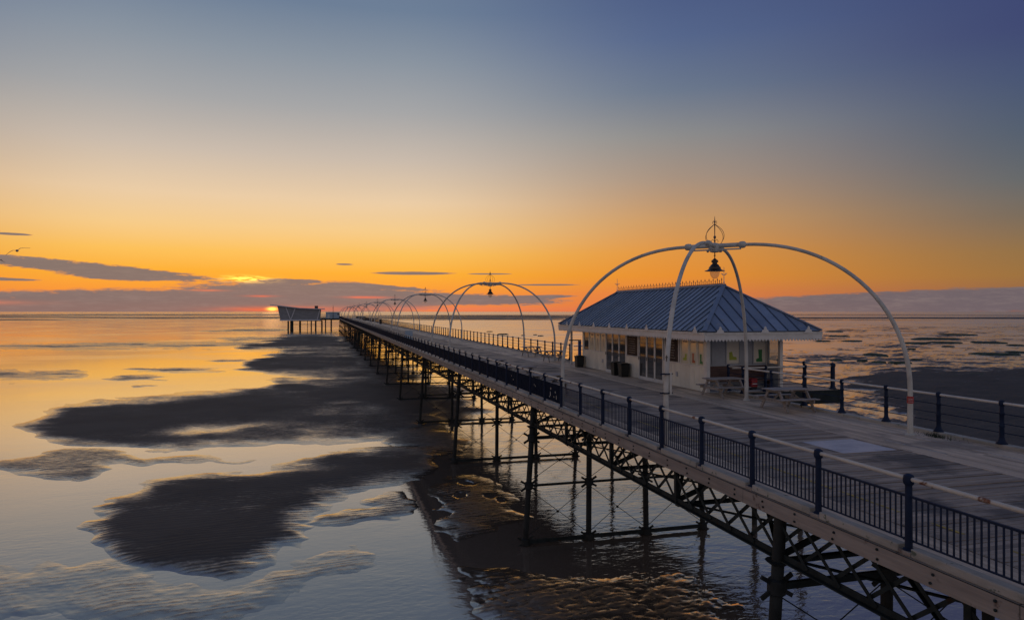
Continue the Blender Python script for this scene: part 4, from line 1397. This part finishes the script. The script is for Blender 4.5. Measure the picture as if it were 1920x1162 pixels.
# hip and ridge caps
for c0, c1 in (((RX0, RY0, ZE), (RXM, GY0, ZR)), ((RX1, RY0, ZE), (RXM, GY0, ZR)), ((RX0, RY1, ZE), (RXM, GY1, ZR)), ((RX1, RY1, ZE), (RXM, GY1, ZR))):
    K(MB().bar(Vector(c0) + Vector((0, 0, 0.03)), Vector(c1) + Vector((0, 0, 0.03)), 0.2, 0.05), "hip_cap", M_roof, roof)
K(MB().tube([(RXM, GY0 - 0.1, ZR + 0.02), (RXM, GY1 + 0.1, ZR + 0.02)], 0.075, 8), "ridge_cap", M_roof, roof, smooth=True)
cr = MB().box(RXM - 0.012, RXM + 0.012, GY0 + 0.12, GY1 - 0.12, ZR + 0.1, ZR + 0.13)
y = GY0 + 0.2
i = 0
while y < GY1 - 0.15:
    hgt = 0.30 if i % 2 == 0 else 0.2
    cr.prism([(y - 0.018, ZR + 0.131), (y + 0.018, ZR + 0.131), (y + 0.012, ZR + 0.1 + hgt * 0.55), (y + 0.05, ZR + 0.1 + hgt * 0.7), (y + 0.012, ZR + 0.1 + hgt * 0.8), (y, ZR + 0.1 + hgt),
              (y - 0.012, ZR + 0.1 + hgt * 0.8), (y - 0.05, ZR + 0.1 + hgt * 0.7), (y - 0.012, ZR + 0.1 + hgt * 0.55)], 'x', RXM - 0.008, RXM + 0.008)
    y += 0.19
    i += 1
K(cr, "ridge_cresting", M_wire, roof)
for yy in (GY0, GY1):
    fn = MB().tube([(RXM, yy, ZR + 0.05), (RXM, yy, ZR + 0.9)], [0.022, 0.012], 6).lathe([(0.02, 0), (0.05, 0.03), (0.02, 0.07)], (RXM, yy, ZR + 0.12), 8)
    for s in (-1, 1):
        fn.tube([(RXM, yy, ZR + 0.5), (RXM + s * 0.08, yy, ZR + 0.52), (RXM + s * 0.15, yy, ZR + 0.6), (RXM + s * 0.17, yy, ZR + 0.57)], 0.012, 5)
        fn.tube([(RXM, yy, ZR + 0.5), (RXM, yy + s * 0.08, ZR + 0.52), (RXM, yy + s * 0.15, ZR + 0.6), (RXM, yy + s * 0.17, ZR + 0.57)], 0.012, 5)
    K(fn, "finial", M_railw, roof, smooth=True)
# soffit, gutter and scalloped valance
K(MB().box(RX0 + 0.12, RX1 - 0.12, RY0 + 0.12, RY1 - 0.12, WT + 0.003, WT + 0.03), "soffit", M_white)
g = MB()
for x0, x1, y0, y1 in ((RX0 - 0.03, RX0 + 0.09, RY0, RY1), (RX1 - 0.09, RX1 + 0.03, RY0, RY1), (RX0 + 0.091, RX1 - 0.091, RY0 - 0.03, RY0 + 0.09), (RX0 + 0.091, RX1 - 0.091, RY1 - 0.09, RY1 + 0.03)):
    g.box(x0, x1, y0, y1, ZE - 0.17, ZE - 0.052)
gut = K(g, "gutter", M_railw)


def valance(axis, lo, hi, c, step=0.165):
    n_ = int(round((hi - lo) / step))
    poly = [(lo, ZE - 0.172), (hi, ZE - 0.172)]
    st_ = (hi - lo) / n_
    for k in range(n_, 0, -1):
        b_, a_ = lo + k * st_, lo + (k - 1) * st_
        m_ = (a_ + b_) / 2
        poly += [(b_, ZE - 0.355), (m_ + st_ * 0.38, ZE - 0.375), (m_ + st_ * 0.2, ZE - 0.42), (m_, ZE - 0.455), (m_ - st_ * 0.2, ZE - 0.42), (m_ - st_ * 0.38, ZE - 0.375)]
    poly.append((lo, ZE - 0.355))
    # build as a strip of narrow boards so that every tooth has its own edge
    v = K(MB().prism([(u, w) for u, w in poly], axis, c, c + 0.022), "valance", M_white)
    return v


valance('x', RY0, RY1, RX0 - 0.01)
valance('x', RY0, RY1, RX1 - 0.012)
valance('y', RX0 + 0.02, RX1 - 0.02, RY0 - 0.01)
valance('y', RX0 + 0.02, RX1 - 0.02, RY1 - 0.012)
orn = [(-0.24, 0), (0.24, 0), (0.25, 0.04), (0.17, 0.06), (0.14, 0.14), (0.07, 0.17), (0.05, 0.26), (0, 0.31), (-0.05, 0.26), (-0.07, 0.17), (-0.14, 0.14), (-0.17, 0.06), (-0.25, 0.04)]
for yy in [RY0 + 0.7 + 2.35 * i for i in range(8)]:
    K(MB().prism([(yy + a, ZE - 0.1 + b) for a, b in orn], 'x', RX0 - 0.06, RX0 - 0.034), "gutter_ornament", M_white, gut)
for xx in (RX0 + 0.75, RXM, RX1 - 0.75):
    K(MB().prism([(xx + a, ZE - 0.1 + b) for a, b in orn], 'y', RY0 - 0.06, RY0 - 0.034), "gutter_ornament", M_white, gut)

# ================================================================ things on the deck
def make_table():
    t = empty("picnic_table")
    L = 0.78
    for i in range(5):
        y = -0.32 + i * 0.16
        MB().box(-L, L, y - 0.074, y + 0.074, 0.735, 0.775).build("top_board", M_table, t, bevel=0.006)
    for s in (-1, 1):
        for k in (0, 1):
            y = s * (0.66 + k * 0.145)
            MB().box(-L, L, y - 0.068, y + 0.068, 0.425, 0.462).build("seat_board", M_table, t, bevel=0.006)
        x = s * 0.56
        MB().box(x - 0.022, x + 0.022, -0.84, 0.84, 0.31, 0.424).build("seat_beam", M_table, t)
        MB().box(x - 0.022, x + 0.022, -0.37, 0.37, 0.64, 0.734).build("top_beam", M_table, t)
        for q in (-1, 1):
            MB().bar((x + 0.046, q * 0.29, 0.73), (x + 0.046, q * 0.8, 0.0), 0.045, 0.11, up=(0, 1, 0.5)).build("leg", M_table, t)
        MB().bar((x, 0, 0.37), (s * 0.1, 0, 0.73), 0.06, 0.04).build("brace", M_table, t)
    return t


tab = make_table()
TABLES = [((16.4, 26.05), 0.02, "grey picnic table in front of the kiosk's sheltered end wall"),
          ((16.45, 21.95), -0.03, "grey picnic table by the right railing, nearest to the camera"),
          ((16.2, 53.4), 0.05, "picnic table beyond the kiosk, farther of the two by the open railing"),
          ((16.0, 47.3), -0.04, "picnic table just past the far end of the kiosk"),
          ((9.75, 29.6), 0.06, "picnic table behind the solid left railing, nearest of that row"),
          ((9.8, 34.3), -0.05, "picnic table behind the solid left railing, middle of that row"),
          ((9.6, 39.6), 0.03, "picnic table behind the solid left railing, farthest of that row")]
for i, ((x, y), rz, lb) in enumerate(TABLES):
    o = tab if i == 0 else copy_tree(tab)
    o.location = (x, y, D + 0.006)
    o.rotation_euler[2] = rz
    tag(o, lb, "picnic table", "picnic tables on the pier deck")


def make_bin():
    b = empty("litter_bin")
    MB().add([(-0.27, -0.27, 0.02), (0.27, -0.27, 0.02), (0.27, 0.27, 0.02), (-0.27, 0.27, 0.02), (-0.32, -0.32, 0.84), (0.32, -0.32, 0.84), (0.32, 0.32, 0.84), (-0.32, 0.32, 0.84)],
             [(0, 3, 2, 1), (4, 5, 6, 7), (0, 1, 5, 4), (1, 2, 6, 5), (2, 3, 7, 6), (3, 0, 4, 7)]).build("body", M_black, b, bevel=0.02)
    MB().box(-0.35, 0.35, -0.35, 0.35, 0.842, 0.9).box(-0.2, 0.2, -0.3, 0.3, 0.901, 0.94).build("lid", M_black, b, bevel=0.015)
    MB().box(-0.25, 0.25, -0.25, 0.25, 0.0, 0.018).build("base", M_black, b)
    return b


bn_ = make_bin()
for i, ((x, y), lb) in enumerate((((16.05, 35.35), "black litter bin by the kiosk doors, right one of the pair"), ((16.05, 36.35), "black litter bin by the kiosk doors, left one of the pair"),
                                  ((16.05, 42.2), "black litter bin alone at the far corner of the kiosk"), ((16.3, 205.0), "small dark bin far along the pier by the open railing"))):
    o = bn_ if i == 0 else copy_tree(bn_)
    o.location = (x, y, D + 0.006)
    o.scale = (1.2, 1.2, 1.5) if i == 3 else (0.8, 0.8, 0.82)
    tag(o, lb, "litter bin", "dark bins on the pier")
# blue pole sign by the far end of the kiosk
bp = empty("blue_post", (16.75, 44.0, D + 0.006))
tag(bp, "bright blue post with a dark arm at the far end of the kiosk", "post")
MB().box(-0.09, 0.09, -0.09, 0.09, 0, 1.62).build("column", M_blue, bp, bevel=0.01)
MB().box(-0.75, 0.1, -0.05, 0.05, 1.63, 1.7).build("arm", M_black, bp, bevel=0.01)
# red fire bucket / buoy by the platform rail
rb = empty("red_box", (19.0, 27.7, D + 0.05))
tag(rb, "small red box on the platform at the kiosk's sheltered end", "box")
MB().box(-0.16, 0.16, -0.12, 0.12, 0.12, 0.5).build("body", M_red, rb, bevel=0.02)
MB().box(-0.12, 0.12, -0.128, -0.121, 0.24, 0.28).build("white_band", M_white, rb)
MB().box(-0.14, 0.14, -0.1, 0.1, 0.0, 0.118).build("foot", M_black, rb)
# white cabinet farther along the left side
cb = empty("cabinet", (10.0, 84.0, D + 0.006))
tag(cb, "pale equipment cabinet standing inside the left railing", "cabinet")
MB().box(-0.45, 0.45, -0.35, 0.35, 0, 1.28).build("body", M_cabin, cb, bevel=0.015)
MB().box(-0.5, 0.5, -0.4, 0.4, 1.282, 1.34).build("roof", M_white, cb, bevel=0.01)
MB().box(-0.4, -0.01, -0.365, -0.352, 0.08, 1.2).box(0.01, 0.4, -0.365, -0.352, 0.08, 1.2).build("door", M_cabin, cb)


def make_bench():
    b = empty("bench")
    for i in range(3):
        MB().box(-0.25 + i * 0.17, -0.1 + i * 0.17, -1.2, 1.2, 0.42, 0.46).build("seat_slat", M_black, b)
    for i in range(3):
        MB().box(0.27, 0.31, -1.2, 1.2, 0.52 + i * 0.16, 0.65 + i * 0.16).build("back_slat", M_black, b)
    for y in (-1.0, 1.0):
        MB().box(-0.25, 0.3, y - 0.04, y + 0.04, 0, 0.419).box(0.311, 0.35, y - 0.04, y + 0.04, 0, 0.98).build("bench_end", M_black, b)
    return b


be = make_bench()
for i, y in enumerate((250.0, 285.0, 292.0, 299.0, 330.0)):
    o = be if i == 0 else copy_tree(be)
    o.location = (16.6, y, D + 0.006)
    tag(o, ("dark slatted bench by the open railing, nearest of the far row", "second dark bench of the far row by the open railing", "middle dark bench of the far row by the open railing",
            "fourth dark bench of the far row by the open railing", "last dark bench of the far row, close to the pier head")[i], "bench", "benches far along the pier")

# ================================================================ pavilion at the pier head
pv = empty("pavilion", (-11.5, 384.0, 0))
tag(pv, "grey pavilion with flared walls and tilted roof on columns at the pier head", "building")
BX0, BX1, TX0, TX1 = -21.5, -1.2, -24.3, -0.4
ZF, ZA, ZB_ = 6.1, 13.3, 11.6
FY, BY = 384.0, 399.0


def V(mb, name, m, parent=pv, **kw):
    return P(mb, name, m, parent, **kw)


body = V(MB().prism([(BX0, ZF), (BX1, ZF), (TX1 - 0.4, ZB_), (-12.0, 12.0), (TX0 + 1.3, ZA)], 'y', FY, BY), "wall", M_pav)
rf_ = [(TX0 - 2.2, ZA + 0.75), (TX0 + 1.0, ZA + 0.42), (-12.0, 12.35), (TX1 - 0.3, ZB_ + 0.25), (TX1 + 1.6, ZB_ + 0.35)]
V(MB().prism(rf_ + [(x, z - 0.42) for x, z in rf_[::-1]], 'y', FY - 1.6, BY + 1.6), "roof", M_pavw)
V(MB().box(-4.2, -2.4, FY + 5, FY + 6.5, 11.9, 13.4), "chimney", M_brown)
V(MB().box(BX0 - 0.3, BX1 + 0.5, FY - 0.4, BY, ZF - 0.65, ZF - 0.01), "floor_beam", M_pavw)
for p, q in (((-18.7, 12.55), (-16.4, ZF)), ((-14.0, 12.05), (-16.2, ZF)), ((-1.4, 11.5), (-2.8, ZF))):
    V(MB().bar((p[0], FY - 0.3, p[1]), (q[0], FY - 0.3, q[1]), 0.4, 0.4), "brace", M_pavw)
for x in (-15.8, ):
    V(MB().tube([(x, FY + 2, -0.8), (x, FY + 2, ZF - 0.65)], 0.85, 12), "column", M_pile, smooth=True)
for x in (-3.6, -0.4):
    V(MB().tube([(x, FY + 2, -0.8), (x, FY + 2, ZF - 0.65)], 0.42, 10), "column", M_pile, smooth=True)
for x in (-11.5, -8.0):
    V(MB().tube([(x, FY + 11, -0.8), (x, FY + 11, ZF - 0.65)], 0.15, 8), "column", M_pile, smooth=True)
V(MB().bar((-15.8, FY + 11, 3.2), (-3.6, FY + 11, 3.2), 0.15, 0.2), "tie_beam", M_iron)
V(MB().box(-15.0, -0.4, FY + 1, BY - 1, ZF - 0.9, ZF - 0.651), "deck_frame", M_iron)
for x in (-18, -12, -6):
    for yy in (FY + 8, FY + 13):
        V(MB().tube([(x, yy, -0.8), (x, yy, ZF - 0.9)], 0.3, 8), "column", M_pile)
# pier head platform, mast and cabin
ph = P(MB().box(-1.1, 22.0, 380.0, 402.0, D - 0.9, D - 0.17), "head_platform", M_iron)
for x in (1.5, 4.5, 20.0):
    for yy in (381.5, 391.0, 400.0):
        P(MB().tube([(x, yy, -0.8), (x, yy, D - 0.9)], 0.28, 8), "pile", M_pile, ph)
cab = empty("cabin", (5.2, 386, D - 0.17))
tag(cab, "low pale blue cabin beside the pavilion at the pier head", "cabin")
MB().box(-3.6, 3.6, -2, 2, 0.02, 3.3).build("body", M_cabin, cab, bevel=0.03)
MB().box(-3.8, 3.8, -2.2, 2.2, 3.302, 3.55).build("roof", M_cabin, cab, bevel=0.03)
MB().box(2.5, 3.2, -2.06, -2.002, 1.9, 2.9).build("window", M_black, cab)
MB().box(-2.6, -1.6, -2.05, -2.002, 0.1, 2.2).build("door", M_white, cab)
ms = empty("mast", (5.4, 384.0 - 0.9, D - 0.17))
tag(ms, "thin mast standing in front of the blue cabin at the pier head", "mast")
MB().tube([(0, 0, 0), (0, 0, 5.2), (0, 0, 7.3)], [0.16, 0.12, 0.05], 8).build("pole", M_wire, ms)
MB().box(-0.18, 0.18, -0.12, 0.12, 5.6, 6.1).build("light_box", M_wire, ms)

# ================================================================ weed-covered mounds on the mud
def mound_mesh(seed):
    rnd = random.Random(seed)
    n, m_ = 26, 6
    vs, fs = [], []
    ph_ = [rnd.uniform(0, 6.28) for _ in range(4)]
    for j in range(m_ + 1):
        t = j / m_
        for i in range(n):
            a = 2 * math.pi * i / n
            w = 1 + 0.30 * math.sin(2 * a + ph_[0]) + 0.24 * math.sin(3 * a + ph_[1]) + 0.18 * math.sin(5 * a + ph_[2]) + 0.12 * math.sin(8 * a + ph_[3])
            r = math.cos(t * math.pi / 2) ** 0.75 * w + 0.0
            z = math.sin(t * math.pi / 2) ** 0.8 * (0.8 + 0.25 * math.sin(3 * a + ph_[2]) * (1 - t)) + rnd.uniform(-0.08, 0.08) * (j > 0)
            vs.append((r * math.cos(a), r * math.sin(a), z if j else -0.35))
    for j in range(m_):
        for i in range(n):
            k = (i + 1) % n
            fs.append((j * n + i, j * n + k, (j + 1) * n + k, (j + 1) * n + i))
    mb = MB().add(vs, fs)
    return mb.mesh("mud_mound", M_weed, smooth=True)


MM = [mound_mesh(s) for s in range(6)]
ORD = ("first", "second", "third", "fourth", "fifth", "sixth", "seventh", "eighth", "ninth", "tenth", "eleventh", "twelfth", "thirteenth", "fourteenth",
       "fifteenth", "sixteenth", "seventeenth", "eighteenth", "nineteenth", "twentieth", "twenty-first", "twenty-second", "twenty-third")


def kind_of(X, Y):
    return 0 if X < 95 and Y > 250 else 1 if Y < 105 else 2


RANK = {}
for kd in range(3):
    row = sorted([q for q in MOUNDS if kind_of(q[0], q[1]) == kd], key=lambda q: (-q[1] * SY + q[0] * CY) / (q[1] * CY + q[0] * SY))
    for n_, q in enumerate(row):
        RANK[q] = (n_, len(row))
for i, (X, Y, r) in enumerate(MOUNDS):
    rk, cnt = RANK[(X, Y, r)]
    place = "leftmost" if rk == 0 else "rightmost" if rk == cnt - 1 else ORD[rk] + " from the left"
    o = link("mud_mound", MM[i % 6], None, (X, Y, 0.02))
    far_left = X < 95 and Y > 250
    h = min(0.32 + 0.07 * r, 0.75) if Y > 105 else 0.2
    o.scale = (r, r * random.uniform(0.9, 1.5), h)
    o.rotation_euler[2] = -YAW + random.uniform(-0.2, 0.2)
    if far_left:
        tag(o, "dark mound on the flats past the second arch, %s of five" % place, "mound", "dark mounds beyond the open railing")
    elif Y < 105:
        tag(o, "low weedy patch on the dark mud bank at right, %s of four" % place, "mound", "weedy patches on the right mud bank")
    else:
        tag(o, "%s weed-covered mound on the wet mud right of the kiosk, %s" % ("wide" if r > 2.5 else "small", place), "mound", "weed-covered mounds on the right mudflat")

# tuft of grass at the foot of the near right arch leg
mb = MB()
rnd = random.Random(3)
for i in range(260):
    a = rnd.uniform(0, 6.28)
    r = abs(rnd.gauss(0, 0.16))
    x, y = r * math.cos(a) * 0.9, r * math.sin(a) * 2.2
    hgt = rnd.uniform(0.05, 0.16)
    dx, dy = rnd.uniform(-0.06, 0.06), rnd.uniform(-0.06, 0.06)
    mb.add([(x - 0.006, y, 0), (x + 0.006, y, 0), (x + dx, y + dy, hgt)], [(0, 1, 2)])
gt = mb.build("grass_tuft", M_weed, None, loc=(16.98, 16.0, D + 0.004))
tag(gt, "small green grass tuft by the kerb at the near right arch leg", "grass", kind="stuff")

# ================================================================ gulls
def make_gull():
    g_ = empty("gull")
    MB().lathe([(0.005, -0.24), (0.03, -0.2), (0.045, -0.1), (0.075, 0.02), (0.065, 0.12), (0.04, 0.18), (0.045, 0.22), (0.03, 0.26), (0.006, 0.31)], n=10).build("body", M_gull, g_, smooth=True).rotation_euler = (math.radians(-90), 0, 0)
    for s in (-1, 1):
        sec = [(0.04, 0.0, 0.03, 0.14), (0.2, 0.02, 0.09, 0.15), (0.36, 0.0, 0.06, 0.12), (0.52, -0.06, 0.0, 0.08), (0.66, -0.13, -0.05, 0.02)]
        vs, fs = [], []
        for x, yb, z, w in sec:
            vs += [(s * x, yb + w / 2, z), (s * x, yb - w / 2, z - 0.006), (s * x, yb, z + 0.012)]
        for i in range(len(sec) - 1):
            for a, b in ((0, 1), (1, 2), (2, 0)):
                fs.append((i * 3 + a, i * 3 + b, i * 3 + 3 + b, i * 3 + 3 + a))
        MB().add(vs, fs).build("wing", M_gull, g_)
    MB().add([(-0.03, -0.2, 0), (0.03, -0.2, 0), (0.06, -0.36, 0.005), (-0.06, -0.36, 0.005), (0, -0.28, 0.015)], [(0, 1, 4), (1, 2, 4), (2, 3, 4), (3, 0, 4), (0, 3, 2, 1)]).build("tail", M_gull, g_)
    return g_


gl = make_gull()
g2 = copy_tree(gl)
gl.location = (-21.26, 57.64, 14.68)
g2.location = (-29.33, 75.39, 15.15)
gl.scale = (1.2, 1.2, 1.2)
gl.rotation_euler = (math.radians(8), math.radians(-22), math.radians(28))
g2.rotation_euler = (0, math.radians(15), math.radians(70))
tag(gl, "grey gull gliding with tilted wings over the sea", "gull", "gulls in flight")
tag(g2, "second gull at the far left edge of the view, below the first", "gull", "gulls in flight")
